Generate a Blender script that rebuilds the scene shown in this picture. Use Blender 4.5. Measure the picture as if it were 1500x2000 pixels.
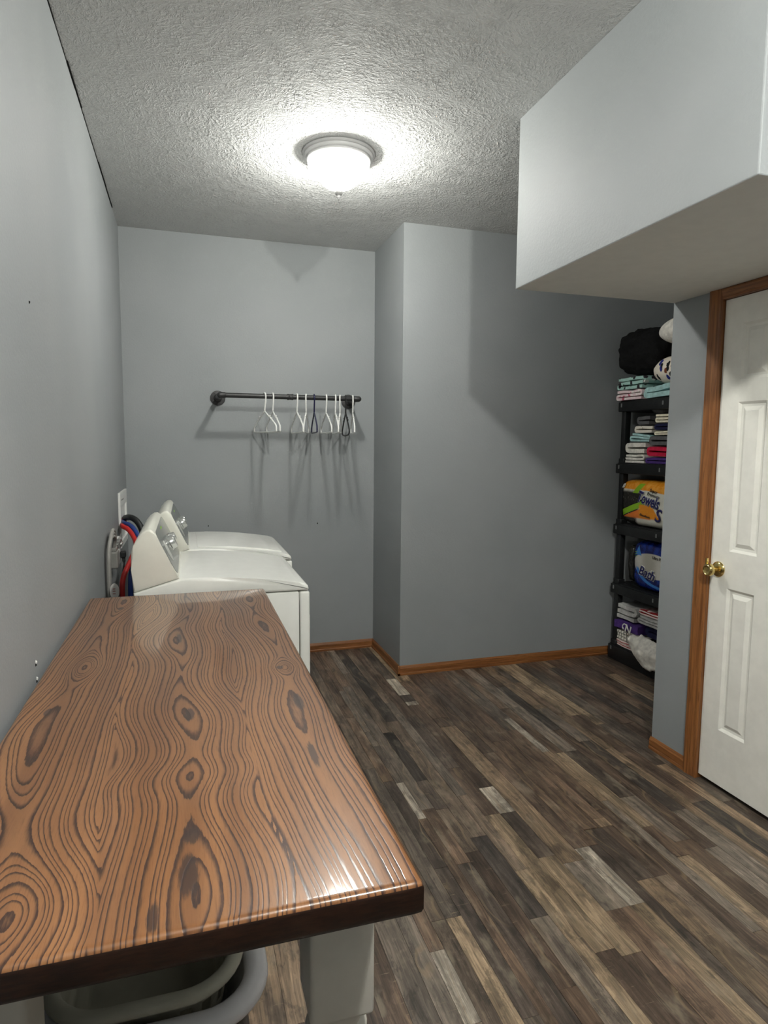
import bpy, bmesh, math, random
from mathutils import Vector, Matrix, noise as mnoise
import numpy as np

for o in list(bpy.data.objects):
    bpy.data.objects.remove(o)
scene = bpy.context.scene
COL = scene.collection
PI = math.pi

# ------------------------------------------------------------------ camera
CAM_LOC = Vector((0.362, 0.0, 1.429))
YAW, PITCH, ROLL, FPX = 0.2996, 0.1015, 0.0074, 1250.0
_fw = Vector((math.sin(YAW) * math.cos(PITCH), math.cos(YAW) * math.cos(PITCH), -math.sin(PITCH)))
_r = Vector((math.cos(YAW), -math.sin(YAW), 0))
_u = _r.cross(_fw)
_r2 = math.cos(ROLL) * _r + math.sin(ROLL) * _u
_u2 = -math.sin(ROLL) * _r + math.cos(ROLL) * _u
cam_data = bpy.data.cameras.new('camera')
cam = bpy.data.objects.new('camera', cam_data)
COL.objects.link(cam)
cam_data.sensor_fit = 'HORIZONTAL'
cam_data.sensor_width = 36.0
cam_data.lens = 36.0 * FPX / 1500.0
cam_data.clip_start = 0.02
M = Matrix((_r2, _u2, -_fw)).transposed().to_4x4()
M.translation = CAM_LOC
cam.matrix_world = M
scene.camera = cam

# ------------------------------------------------------------------ world, exposure
world = bpy.data.worlds.new('world')
scene.world = world
world.use_nodes = True
world.node_tree.nodes['Background'].inputs[0].default_value = (0.5, 0.52, 0.55, 1)
world.node_tree.nodes['Background'].inputs[1].default_value = 0.02
scene.view_settings.view_transform = 'Standard'
scene.view_settings.look = 'None'
scene.view_settings.gamma = 1.0
scene.view_settings.use_curve_mapping = False
scene.view_settings.exposure = 1.45
BULB_W = (28.5, 104.0)  # bulbs of the two ceiling lamps
BOWL_E = 3.6           # glow of the frosted bowls
BULB_COL = (1.0, 0.995, 0.925)

# ------------------------------------------------------------------ room dimensions
H = 2.74
B = 4.305      # back wall
CX = 1.615     # side of the chase
D = 3.699      # front of the chase
S = 1.67       # soffit face
K = 2.076      # soffit underside
E0, E1 = 1.256, 2.43
W = 2.463      # door wall
AX = 3.66      # alcove right wall
YN = -2.4      # wall behind the camera

# ================================================================== node helpers
class X:
    """a node socket with arithmetic"""
    def __init__(self, nt, s):
        self.nt, self.s = nt, s
    def _m(self, op, a, b=None, c=None):
        n = self.nt.nodes.new('ShaderNodeMath')
        n.operation = op
        for i, v in enumerate((a, b, c)):
            if v is None: continue
            if isinstance(v, X): self.nt.links.new(v.s, n.inputs[i])
            else: n.inputs[i].default_value = v
        return X(self.nt, n.outputs[0])
    def __add__(self, o): return self._m('ADD', self, o)
    def __radd__(self, o): return self._m('ADD', o, self)
    def __sub__(self, o): return self._m('SUBTRACT', self, o)
    def __rsub__(self, o): return self._m('SUBTRACT', o, self)
    def __mul__(self, o): return self._m('MULTIPLY', self, o)
    def __rmul__(self, o): return self._m('MULTIPLY', o, self)
    def __truediv__(self, o): return self._m('DIVIDE', self, o)
    def sin(self): return self._m('SINE', self)
    def abs(self): return self._m('ABSOLUTE', self)
    def frac(self): return self._m('FRACT', self)
    def floor(self): return self._m('FLOOR', self)
    def sqrt(self): return self._m('SQRT', self)
    def pow(self, e): return self._m('POWER', self, e)
    def min(self, o): return self._m('MINIMUM', self, o)
    def max(self, o): return self._m('MAXIMUM', self, o)
    def atan2(self, o): return self._m('ARCTAN2', self, o)
    def gt(self, o): return self._m('GREATER_THAN', self, o)
    def lt(self, o): return self._m('LESS_THAN', self, o)
    def smooth(self, a, b, lo=0.0, hi=1.0):
        n = self.nt.nodes.new('ShaderNodeMapRange')
        n.interpolation_type = 'SMOOTHSTEP'
        self.nt.links.new(self.s, n.inputs['Value'])
        n.inputs['From Min'].default_value = a; n.inputs['From Max'].default_value = b
        n.inputs['To Min'].default_value = lo; n.inputs['To Max'].default_value = hi
        return X(self.nt, n.outputs['Result'])

class Mat:
    def __init__(self, name, rough=0.5, spec=0.5, metal=0.0, color=None):
        self.m = bpy.data.materials.new(name)
        self.m.use_nodes = True
        self.nt = self.m.node_tree
        self.b = self.nt.nodes['Principled BSDF']
        self.set('Roughness', rough); self.set('Specular IOR Level', spec); self.set('Metallic', metal)
        if color is not None: self.color(color)
    def set(self, k, v):
        if isinstance(v, X): self.nt.links.new(v.s, self.b.inputs[k])
        else: self.b.inputs[k].default_value = v
        return self
    def color(self, c):
        if isinstance(c, X): self.nt.links.new(c.s, self.b.inputs['Base Color'])
        else: self.b.inputs['Base Color'].default_value = (*c, 1)
        return self
    def node(self, t): return self.nt.nodes.new(t)
    def pos(self):
        n = self.node('ShaderNodeNewGeometry'); return self.sep(n.outputs['Position'])
    def obj(self):
        n = self.node('ShaderNodeTexCoord'); return self.sep(n.outputs['Object'])
    def sep(self, sock):
        n = self.node('ShaderNodeSeparateXYZ'); self.nt.links.new(sock, n.inputs[0])
        return [X(self.nt, o) for o in n.outputs]
    def vec(self, a, b, c):
        n = self.node('ShaderNodeCombineXYZ')
        for i, v in enumerate((a, b, c)):
            if isinstance(v, X): self.nt.links.new(v.s, n.inputs[i])
            else: n.inputs[i].default_value = v
        return X(self.nt, n.outputs[0])
    def noise(self, v, scale=1.0, detail=3, rough=0.55, dist=0.0):
        n = self.node('ShaderNodeTexNoise')
        self.nt.links.new(v.s, n.inputs['Vector'])
        n.inputs['Scale'].default_value = scale; n.inputs['Detail'].default_value = detail
        n.inputs['Roughness'].default_value = rough; n.inputs['Distortion'].default_value = dist
        return X(self.nt, n.outputs['Fac'])
    def voronoi(self, v, scale=1.0, rnd=1.0):
        n = self.node('ShaderNodeTexVoronoi')
        self.nt.links.new(v.s, n.inputs['Vector'])
        n.inputs['Scale'].default_value = scale; n.inputs['Randomness'].default_value = rnd
        return n
    def attr(self, name):
        n = self.node('ShaderNodeAttribute'); n.attribute_name = name
        return X(self.nt, n.outputs['Fac'])
    def mix(self, f, a, b):
        n = self.node('ShaderNodeMix'); n.data_type = 'RGBA'
        if isinstance(f, X): self.nt.links.new(f.s, n.inputs[0])
        else: n.inputs[0].default_value = f
        for i, v in ((6, a), (7, b)):
            if isinstance(v, X): self.nt.links.new(v.s, n.inputs[i])
            else: n.inputs[i].default_value = (*v, 1)
        return X(self.nt, n.outputs[2])
    def scale_color(self, c, f):
        n = self.node('ShaderNodeVectorMath'); n.operation = 'SCALE'
        self.nt.links.new(c.s, n.inputs[0])
        if isinstance(f, X): self.nt.links.new(f.s, n.inputs['Scale'])
        else: n.inputs['Scale'].default_value = f
        return X(self.nt, n.outputs[0])
    def bump(self, h, strength=0.3, dist=0.002):
        n = self.node('ShaderNodeBump')
        n.inputs['Strength'].default_value = strength; n.inputs['Distance'].default_value = dist
        self.nt.links.new(h.s, n.inputs['Height'])
        self.nt.links.new(n.outputs[0], self.b.inputs['Normal'])
        return self

def srgb(r, g, b):
    f = lambda c: (c / 255 / 12.92) if c / 255 <= 0.04045 else ((c / 255 + 0.055) / 1.055) ** 2.4
    return (f(r), f(g), f(b))

# ================================================================== materials
def mat_wall():
    m = Mat('grey_wall_paint', 0.62, 0.35)
    x, y, z = m.pos()
    v = m.vec(x, y, z)
    n1 = m.noise(v, 95, 3, 0.55); n2 = m.noise(v, 1.6, 2, 0.5)
    m.color(m.mix(n2.smooth(0.3, 0.7), (0.268, 0.286, 0.293), (0.292, 0.308, 0.314)))
    m.bump(n1, 0.34, 0.0022)
    return m.m
def mat_ceiling():
    m = Mat('stomped_ceiling_texture', 0.8, 0.2)
    x, y, z = m.pos()
    h = None
    for (ox, oy, sc, k) in ((0.0, 0.0, 5.2, 9.0), (3.7, 1.9, 6.6, 8.0)):
        wob = m.noise(m.vec(x, y, ox), 3.0, 1, 0.5)
        v = m.vec(x + ox + wob * 0.1, y + oy, 0.0)
        vo = m.voronoi(v, sc, 1.0)
        px, py, _ = m.sep(vo.outputs['Position'])
        lx = x + ox + wob * 0.1 - px; ly = y + oy - py
        ang = ly.atan2(lx); r = (lx * lx + ly * ly).sqrt()
        st = m.noise(m.vec(ang * k, r * 38.0, px * 37.0 + py * 11.0), 1.0, 2, 0.6)
        ridge = st.smooth(0.50, 0.66) * r.smooth(0.012, 0.05)
        h = ridge if h is None else h.max(ridge)
    fine = m.noise(m.vec(x, y, z), 160, 2, 0.5)
    small = m.noise(m.vec(x + 0.02 * fine, y, z), 75, 2, 0.55)
    h = h * 0.8 + small.smooth(0.45, 0.65) * 0.5 + fine * 0.25
    m.color((0.655, 0.66, 0.655))
    m.bump(h, 0.65, 0.0050)
    return m.m
def mat_oak(axis):
    m = Mat('oak_trim_' + axis, 0.38, 0.45)
    x, y, z = m.pos()
    s = {'x': (3.0, 90, 90), 'y': (90, 3.0, 90), 'z': (90, 90, 3.0)}[axis]
    v = m.vec(x * s[0], y * s[1], z * s[2])
    n = m.noise(v, 1.0, 4, 0.6); n2 = m.noise(v, 3.1, 2, 0.6)
    c = m.mix(n.smooth(0.32, 0.68), srgb(112, 68, 34), srgb(152, 100, 55))
    c = m.mix(n2.smooth(0.56, 0.72), c, srgb(90, 54, 27))
    m.color(c)
    m.bump(n2, 0.12, 0.001)
    return m.m
def mat_plank():
    m = Mat('weathered_vinyl_plank', 0.40, 0.42)
    x, y, z = m.pos()
    oi = m.node('ShaderNodeObjectInfo')
    base = X(m.nt, oi.outputs['Color']); rnd = X(m.nt, oi.outputs['Random'])
    o = rnd * 53.0
    warp = m.noise(m.vec(x * 9 + o, y * 2.2, o), 1.0, 2, 0.5)
    streak = m.noise(m.vec(x * 62 + warp * 3.0, y * 3.2 + o, o), 1.0, 5, 0.62)
    fibre = m.noise(m.vec(x * 260 + warp * 8, y * 9 + o, o), 1.0, 3, 0.6)
    blot = m.noise(m.vec(x * 13 + o, y * 5.5, o + 3.1), 1.0, 4, 0.65)
    rings = (x * 150 + warp * 26 + m.noise(m.vec(x * 6, y * 3 + o, o), 1.0, 2, 0.5) * 18).sin()
    saw = m.noise(m.vec(x * 14 + o, y * 190, o), 1.0, 2, 0.6)
    grad = m.noise(m.vec(x * 5 + o, y * 1.6, o + 9.0), 1.0, 2, 0.5)
    c = m.scale_color(base, streak.smooth(0.25, 0.75, 0.50, 1.55))
    c = m.scale_color(c, grad.smooth(0.3, 0.7, 0.70, 1.32))
    c = m.scale_color(c, fibre.smooth(0.25, 0.75, 0.66, 1.34))
    patch = m.noise(m.vec(x * 17 + o * 1.3, y * 7.5 + warp, o + 5.0), 1.0, 7, 0.72)
    c = m.scale_color(c, patch.smooth(0.535, 0.60, 1.0, 0.58))
    c = m.scale_color(c, patch.smooth(0.45, 0.385, 1.0, 1.38))
    crack = m.noise(m.vec(x * 130 + warp * 7, y * 5.5 + o, o + 2.0), 1.0, 3, 0.6)
    c = m.scale_color(c, crack.smooth(0.62, 0.70, 1.0, 0.50))
    c = m.scale_color(c, crack.smooth(0.34, 0.29, 1.0, 1.35))
    c = m.mix(blot.smooth(0.54, 0.68) * 0.6, c, srgb(52, 44, 38))
    c = m.mix(blot.smooth(0.46, 0.28) * 0.5, c, srgb(150, 138, 120))
    c = m.mix(rings.smooth(0.72, 1.0) * warp.smooth(0.48, 0.62) * 0.35, c, srgb(150, 128, 100))
    c = m.mix(saw.smooth(0.66, 0.74) * blot.smooth(0.45, 0.6) * 0.7, c, srgb(150, 132, 108))
    c = m.mix(streak.smooth(0.30, 0.22) * 0.8, c, srgb(40, 34, 29))
    m.color(c)
    m.set('Roughness', streak.smooth(0.3, 0.7, 0.46, 0.34))
    m.bump(fibre * 0.6 + streak, 0.18, 0.0012)
    return m.m
def mat_tabletop():
    m = Mat('stained_ash_clear_coat', 0.4, 0.3)
    x, y, z = m.pos()
    g = m.attr('grain')
    wob = m.noise(m.vec(x * 60, y * 9, 0.0), 1.0, 3, 0.6)
    wob2 = m.noise(m.vec(x * 240, y * 40, 2.0), 1.0, 2, 0.6)
    g = g + (g * 1.7).sin() * 0.30 + wob * 0.36 + wob2 * 0.20
    f = g.frac()
    ring = m.noise(m.vec(g.floor() * 3.7, 0.0, 0.0), 1.0, 0, 0.5)
    pore = m.noise(m.vec(x * 900, y * 55, 0.0), 1.0, 3, 0.65)
    fine = m.noise(m.vec(x * 420, y * 18, 4.0), 1.0, 3, 0.65)
    big = m.noise(m.vec(x * 16, y * 1.1, 1.0), 1.0, 2, 0.5)
    line = f.smooth(0.0, 0.06) * f.smooth(0.46, 0.10) * ring.smooth(0.25, 0.65, 0.72, 1.0)
    line = (line + f.smooth(0.9, 0.0, 0.0, 0.22) * fine.smooth(0.4, 0.7)).min(1.0)
    line = line * pore.smooth(0.20, 0.55, 0.70, 1.0)
    light = m.mix(big.smooth(0.3, 0.7), srgb(118, 77, 44), srgb(144, 99, 60))
    light = m.mix(fine.smooth(0.48, 0.78) * 0.55, light, srgb(104, 64, 34))
    dark = m.mix(big.smooth(0.35, 0.65), srgb(44, 22, 13), srgb(56, 30, 19))
    light = m.mix(pore.smooth(0.55, 0.75) * 0.35, light, srgb(92, 56, 32))
    c = m.mix(line.min(1.0), light, dark)
    spot = m.attr('heart')
    c = m.mix((spot + (wob - 0.5) * 0.9 + (pore - 0.5) * 0.5).smooth(0.50, 0.72) * 0.85, c, srgb(48, 32, 27))
    m.color(c)
    m.set('Roughness', line.smooth(0.1, 0.9, 0.34, 0.46))
    m.set('Coat Weight', 0.85); m.set('Coat Roughness', line.smooth(0.1, 0.9, 0.07, 0.16)); m.set('Coat IOR', 1.5)
    wav = m.noise(m.vec(x * 30, y * 22, 0.0), 1.0, 2, 0.5)
    hgt = wav * 0.30 - line * 0.42 + pore * 0.10 + fine * 0.20
    m.bump(hgt, 0.22, 0.0010)
    nb = m.node('ShaderNodeBump'); nb.inputs['Strength'].default_value = 0.16; nb.inputs['Distance'].default_value = 0.0009
    m.nt.links.new(hgt.s, nb.inputs['Height']); m.nt.links.new(nb.outputs[0], m.b.inputs['Coat Normal'])
    return m.m
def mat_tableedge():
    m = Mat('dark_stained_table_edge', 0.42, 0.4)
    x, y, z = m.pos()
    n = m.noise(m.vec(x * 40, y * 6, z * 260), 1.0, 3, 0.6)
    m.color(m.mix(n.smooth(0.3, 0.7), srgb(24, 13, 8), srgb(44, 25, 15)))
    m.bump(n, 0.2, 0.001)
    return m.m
def plain(name, c, rough=0.5, spec=0.5, metal=0.0, nscale=None, namp=0.08, bump=0.0, bscale=None):
    m = Mat(name, rough, spec, metal)
    x, y, z = m.obj()
    n = m.noise(m.vec(x, y, z), nscale or 18.0, 3, 0.55)
    lo = tuple(v * (1 - namp) for v in c); hi = tuple(min(1, v * (1 + namp)) for v in c)
    m.color(m.mix(n.smooth(0.3, 0.7), lo, hi))
    if bump:
        b = m.noise(m.vec(x, y, z), bscale or 60.0, 3, 0.6)
        m.bump(b, bump, 0.003)
    return m.m
_cloth = {}
def cloth(rgb, weave=True):
    key = rgb
    if key not in _cloth:
        _cloth[key] = plain('cloth_%02x%02x%02x' % rgb, srgb(*rgb), 0.9, 0.15, nscale=35, namp=0.16, bump=0.5, bscale=170)
    return _cloth[key]
def mat_printed(name, base, spots, scale, thr=0.30):
    m = Mat(name, 0.85, 0.15)
    x, y, z = m.obj()
    w = m.noise(m.vec(x, y, z), 22, 2, 0.5)
    c = base
    for i, sp in enumerate(spots):
        vo = m.voronoi(m.vec(x * 1.0 + i * 3.3 + w * 0.04, y * 1.5 + i * 1.7 + w * 0.05, z + i * 0.9), scale)
        d = X(m.nt, vo.outputs['Distance'])
        c = m.mix(d.smooth(thr * (1 - 0.12 * i), thr * (1 - 0.12 * i) * 0.85), c, sp)
    m.color(c)
    m.bump(m.noise(m.vec(x, y, z), 150, 2, 0.5), 0.3, 0.002)
    return m.m
def mat_striped(name, a, b, freq, duty=0.3, axis=1):
    m = Mat(name, 0.85, 0.15)
    co = m.obj()
    w = m.noise(m.vec(*co), 14, 2, 0.5)
    f = (co[axis] * freq + w * 0.5).frac()
    m.color(m.mix(f.smooth(duty, duty * 0.8), a, b))
    return m.m

M_WALL = mat_wall(); M_CEIL = mat_ceiling()
M_OAKX, M_OAKY, M_OAKZ = mat_oak('x'), mat_oak('y'), mat_oak('z')
M_UNDER = plain('offwhite_flat_paint', (0.76, 0.76, 0.72), 0.8, 0.2, namp=0.02, bump=0.06, bscale=150)
M_PLANK = mat_plank(); M_TOP = mat_tabletop(); M_EDGE = mat_tableedge()
M_DOOR = plain('white_door_paint', (0.87, 0.86, 0.80), 0.42, 0.4, namp=0.03, bump=0.05, bscale=120)
M_ENAMEL = plain('white_appliance_enamel', (0.84, 0.845, 0.80), 0.22, 0.5, namp=0.015)
M_CONSOLE = plain('cream_console_plastic', (0.80, 0.79, 0.71), 0.30, 0.5, namp=0.02)
M_FASCIA = plain('silver_fascia', (0.30, 0.31, 0.30), 0.22, 0.6, metal=0.55, namp=0.05)
M_KNOB = plain('satin_chrome_knob', (0.62, 0.63, 0.61), 0.22, 0.5, metal=0.8, namp=0.03)
M_DIAL = plain('pale_dial_print', (0.52, 0.53, 0.50), 0.35, 0.5, namp=0.03)
M_GREEN = plain('green_print', srgb(140, 190, 70), 0.5)
M_LEGW = plain('painted_table_leg', (0.60, 0.575, 0.515), 0.45, 0.4, namp=0.03, bump=0.05, bscale=140)
M_IRON = plain('black_iron_pipe', (0.022, 0.022, 0.023), 0.42, 0.45, namp=0.2, bump=0.12, bscale=220)
M_WHITEPL = plain('white_plastic', (0.80, 0.80, 0.78), 0.32, 0.5, namp=0.02)
M_NAVYPL = plain('navy_plastic', srgb(22, 22, 62), 0.35)
M_BLACKPL = plain('black_plastic', (0.012, 0.013, 0.014), 0.42, 0.4, namp=0.2)
M_SHELF = plain('black_resin', (0.010, 0.011, 0.012), 0.5, 0.35, namp=0.2, bump=0.1, bscale=200)
M_CLIP = plain('grey_moulding_mark', srgb(110, 112, 112), 0.5)
M_BRASS = plain('polished_brass', (0.72, 0.55, 0.22), 0.12, 0.5, metal=1.0, namp=0.03)
M_STEEL = plain('zinc_steel', (0.55, 0.55, 0.54), 0.3, 0.5, metal=1.0)
M_GREYPL = plain('grey_cord_rubber', srgb(150, 148, 144), 0.5, 0.4, namp=0.08)
M_GREYDK = plain('grey_plug_body', srgb(138, 137, 133), 0.45, 0.4, namp=0.08)
M_RED = plain('red_hose_rubber', srgb(190, 40, 38), 0.4)
M_BLUE = plain('blue_hose_rubber', srgb(36, 62, 128), 0.4)
M_CANOPY = plain('white_lamp_canopy', (0.62, 0.62, 0.62), 0.35, 0.5, namp=0.02)
M_BASKET = plain('white_basket_plastic', (0.80, 0.78, 0.80), 0.35, 0.45, namp=0.03)
M_BASKET2 = plain('putty_basket_plastic', (0.46, 0.44, 0.36), 0.42, 0.4, namp=0.04)
M_LABELB = plain('dark_blue_label', srgb(16, 34, 54), 0.5)
M_DARKGAP = plain('dark_seam', (0.01, 0.01, 0.01), 0.8, 0.1)
M_SPACKLE = plain('white_wall_chip', (0.75, 0.75, 0.72), 0.8)

def mat_glass_bowl():
    m = bpy.data.materials.new('frosted_lamp_glass'); m.use_nodes = True
    nt = m.node_tree; nt.nodes.clear()
    out = nt.nodes.new('ShaderNodeOutputMaterial')
    mx = nt.nodes.new('ShaderNodeMixShader'); mx.inputs[0].default_value = 0.5
    tr = nt.nodes.new('ShaderNodeBsdfTransparent')
    em = nt.nodes.new('ShaderNodeEmission')
    em.inputs[0].default_value = (*BULB_COL, 1); em.inputs[1].default_value = BOWL_E
    nt.links.new(tr.outputs[0], mx.inputs[1]); nt.links.new(em.outputs[0], mx.inputs[2])
    nt.links.new(mx.outputs[0], out.inputs[0])
    return m
M_BOWL = mat_glass_bowl()

# ================================================================== mesh helpers
def link(name, me, mat=None, parent=None, smooth=False, loc=None):
    if mat is not None:
        for mm in (mat if isinstance(mat, (list, tuple)) else [mat]): me.materials.append(mm)
    o = bpy.data.objects.new(name, me); COL.objects.link(o)
    if loc is not None: o.location = loc
    if parent is not None: o.parent = parent
    if smooth: me.polygons.foreach_set('use_smooth', [True] * len(me.polygons))
    return o
def done(name, bm, mat=None, parent=None, smooth=False, angle=None, loc=None):
    bmesh.ops.recalc_face_normals(bm, faces=bm.faces[:])
    me = bpy.data.meshes.new(name); bm.to_mesh(me); bm.free()
    o = link(name, me, mat, parent, smooth or angle is not None, loc)
    if angle is not None:
        try: me.set_sharp_from_angle(angle=math.radians(angle))
        except Exception: pass
    return o
def tag(o, label=None, cat=None, group=None, kind=None):
    if label: o['label'] = label
    if cat: o['category'] = cat
    if group: o['group'] = group
    if kind: o['kind'] = kind
    return o
def thing(name, label, cat, loc=(0, 0, 0), group=None, rz=0.0):
    o = bpy.data.objects.new(name, None); COL.objects.link(o)
    o.location = loc; o.rotation_euler = (0, 0, rz); o.empty_display_size = 0.05
    return tag(o, label, cat, group)
def box(bm, x0, x1, y0, y1, z0, z1, r=0.0, seg=2):
    g = bmesh.ops.create_cube(bm, size=1.0)
    vs = g['verts']
    for v in vs:
        v.co = Vector(((x0 + x1) / 2 + v.co.x * (x1 - x0), (y0 + y1) / 2 + v.co.y * (y1 - y0), (z0 + z1) / 2 + v.co.z * (z1 - z0)))
    if r > 0:
        es = list({e for v in vs for e in v.link_edges})
        bmesh.ops.bevel(bm, geom=es, offset=r, segments=seg, affect='EDGES', profile=0.5)
    return bm
def prism(bm, pts, axis, a, b, r=0.0, seg=2):
    """polygon in the two other axes (cyclic order), extruded from a to b along axis"""
    def mk(p, t):
        if axis == 'x': return Vector((t, p[0], p[1]))
        if axis == 'y': return Vector((p[0], t, p[1]))
        return Vector((p[0], p[1], t))
    A = [bm.verts.new(mk(p, a)) for p in pts]; Bv = [bm.verts.new(mk(p, b)) for p in pts]
    fa = bm.faces.new(A); fb = bm.faces.new(list(reversed(Bv)))
    n = len(pts)
    for i in range(n): bm.faces.new((A[i], Bv[i], Bv[(i + 1) % n], A[(i + 1) % n]))
    if r > 0:
        es = list(fa.edges) + list(fb.edges)
        bmesh.ops.bevel(bm, geom=es, offset=r, segments=seg, affect='EDGES', profile=0.5)
    return bm
def tube(bm, pts, r, n=10, caps=True, closed=False, flat=None):
    pts = [Vector(p) for p in pts]
    rings = []; N = len(pts); prev = None
    for i, p in enumerate(pts):
        if closed: t = (pts[(i + 1) % N] - pts[i - 1]).normalized()
        else: t = (pts[min(i + 1, N - 1)] - pts[max(i - 1, 0)]).normalized()
        if prev is None:
            up = Vector((0, 0, 1)) if abs(t.z) < 0.9 else Vector((0, 1, 0))
            nn = (up - t * up.dot(t)).normalized()
        else:
            nn = (prev - t * prev.dot(t))
            nn = nn.normalized() if nn.length > 1e-6 else prev
        prev = nn; bb = t.cross(nn)
        rr = r[i] if isinstance(r, (list, tuple)) else r
        k1, k2 = (flat if flat else (1, 1))
        rings.append([bm.verts.new(p + (nn * math.cos(2 * PI * j / n) * k1 + bb * math.sin(2 * PI * j / n) * k2) * rr) for j in range(n)])
    m = N if closed else N - 1
    for i in range(m):
        a, b = rings[i], rings[(i + 1) % N]
        for j in range(n): bm.faces.new((a[j], a[(j + 1) % n], b[(j + 1) % n], b[j]))
    if caps and not closed:
        bm.faces.new(rings[0]); bm.faces.new(list(reversed(rings[-1])))
    return bm
def lathe(bm, prof, n=32, mat=Matrix.Identity(4)):
    """profile of (r, z); revolves about local z"""
    rings = []
    for (r, z) in prof:
        if r < 1e-5: rings.append([bm.verts.new(mat @ Vector((0, 0, z)))])
        else: rings.append([bm.verts.new(mat @ Vector((r * math.cos(2 * PI * j / n), r * math.sin(2 * PI * j / n), z))) for j in range(n)])
    for a, b in zip(rings[:-1], rings[1:]):
        for j in range(n):
            k = (j + 1) % n
            if len(a) == 1 and len(b) == 1: continue
            if len(a) == 1: bm.faces.new((a[0], b[j], b[k]))
            elif len(b) == 1: bm.faces.new((a[j], a[k], b[0]))
            else: bm.faces.new((a[j], a[k], b[k], b[j]))
    return bm
def spline(pts, per=8):
    P = [Vector(p) for p in pts]; out = []
    Q = [P[0]] + P + [P[-1]]
    for i in range(1, len(Q) - 2):
        for k in range(per):
            t = k / per
            a, b, c, d = Q[i - 1], Q[i], Q[i + 1], Q[i + 2]
            out.append(0.5 * ((2 * b) + (c - a) * t + (2 * a - 5 * b + 4 * c - d) * t * t + (3 * b - a - 3 * c + d) * t ** 3))
    out.append(P[-1]); return out
def align(axis_from_z, loc):
    q = Vector((0, 0, 1)).rotation_difference(Vector(axis_from_z).normalized())
    return Matrix.Translation(loc) @ q.to_matrix().to_4x4()

def structure(name, bm, mat, parent=None, angle=None):
    o = done(name, bm, mat, parent, angle=angle)
    if parent is None: o['kind'] = 'structure'
    return o

# ================================================================== the setting
floor = structure('floor', box(bmesh.new(), -0.1, AX + 0.1, YN - 0.1, B + 0.1, -0.08, -0.004), M_PLANK)
floor.color = (*srgb(84, 72, 62), 1)
structure('ceiling', box(bmesh.new(), -0.1, AX + 0.1, YN - 0.1, B + 0.1, H, H + 0.1), M_CEIL)
structure('wall_left', box(bmesh.new(), -0.1, 0, YN - 0.1, B + 0.1, -0.004, H), M_WALL)
structure('wall_back', box(bmesh.new(), 0, CX, B, B + 0.1, -0.004, H), M_WALL)
structure('wall_chase', box(bmesh.new(), CX, AX + 0.1, D, B + 0.1, -0.004, H), M_WALL)
structure('wall_near', box(bmesh.new(), 0, W + 0.1, YN - 0.1, YN, -0.004, H), M_WALL)
structure('wall_alcove', box(bmesh.new(), AX, AX + 0.1, E1 - 0.1, D, -0.004, H), M_WALL)
structure('wall_alcove_near', box(bmesh.new(), W + 0.1, AX, E1 - 0.1, E1, -0.004, H), M_WALL)
DY0, DY1, DZ = 1.537, 2.147, 2.035           # door opening
bm = bmesh.new()
box(bm, W, W + 0.1, DY1, E1, -0.004, H)
box(bm, W, W + 0.1, YN, DY0, -0.004, H)
box(bm, W, W + 0.1, DY0, DY1, DZ, H)
structure('wall_right', bm, M_WALL)
sof = structure('soffit', box(bmesh.new(), S, W, E0, E1, K, H, 0.004, 2), [M_WALL, M_UNDER])
for pl in sof.data.polygons:
    if pl.normal.z < -0.9: pl.material_index = 1

bm = bmesh.new()
rs = random.Random(5); yy = 1.25
while yy < 3.75:
    L_ = rs.uniform(0.12, 0.3); box(bm, 0, rs.uniform(0.002, 0.006), yy, yy + L_, H - rs.uniform(0.003, 0.007), H); yy += L_
o = done('open_paint_seam', bm, M_DARKGAP, bpy.data.objects['wall_left']); o['kind'] = 'stuff'

# baseboards: profile (out, z)
BBH = 0.060
BBP = [(0, 0), (0.013, 0), (0.013, 0.012), (0.0105, 0.016), (0.0105, 0.044), (0.0075, 0.052), (0.004, BBH - 0.002), (0.003, BBH), (0, BBH)]
structure('baseboard_back', prism(bmesh.new(), [(B - a, z) for a, z in BBP], 'x', 0.0, CX), M_OAKX)
structure('baseboard_chase_side', prism(bmesh.new(), [(CX - a, z) for a, z in BBP], 'y', D - 0.013, B), M_OAKY)
structure('baseboard_chase', prism(bmesh.new(), [(D - a, z) for a, z in BBP], 'x', CX - 0.013, AX), M_OAKX)
structure('baseboard_right', prism(bmesh.new(), [(W - a, z) for a, z in BBP], 'y', DY1 + 0.063, E1 + 0.004), M_OAKY)
structure('baseboard_left', prism(bmesh.new(), [(a, z) for a, z in BBP], 'y', YN, B), M_OAKY)
structure('baseboard_right_near', prism(bmesh.new(), [(W - a, z) for a, z in BBP], 'y', YN, DY0 - 0.063), M_OAKY)

# door casing (oak), one object per piece of trim
def casing(a, b):  # profile across the width from the opening edge a outwards to b: (pos, out)
    s = 1 if b > a else -1; w = abs(b - a)
    return [(a, 0), (a, 0.009), (a + s * 0.006, 0.012), (a + s * 0.25 * w, 0.0115), (a + s * 0.45 * w, 0.0135), (a + s * 0.8 * w, 0.017), (a + s * (w - 0.003), 0.017), (b, 0.014), (b, 0)]
bm = prism(bmesh.new(), [(W - o, y) for y, o in casing(DY1 - 0.004, DY1 + 0.062)], 'z', 0.0, K)
structure('trim_1', bm, M_OAKZ)
bm = prism(bmesh.new(), [(W - o, y) for y, o in casing(DY0 + 0.004, DY0 - 0.062)], 'z', 0.0, K)
structure('trim_2', bm, M_OAKZ)
bm = prism(bmesh.new(), [(W - o, z) for z, o in casing(DZ - 0.004, K - 0.001)], 'y', DY0 + 0.003, DY1 - 0.003)
structure('trim_3', bm, M_OAKY)
bm = bmesh.new()
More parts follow.
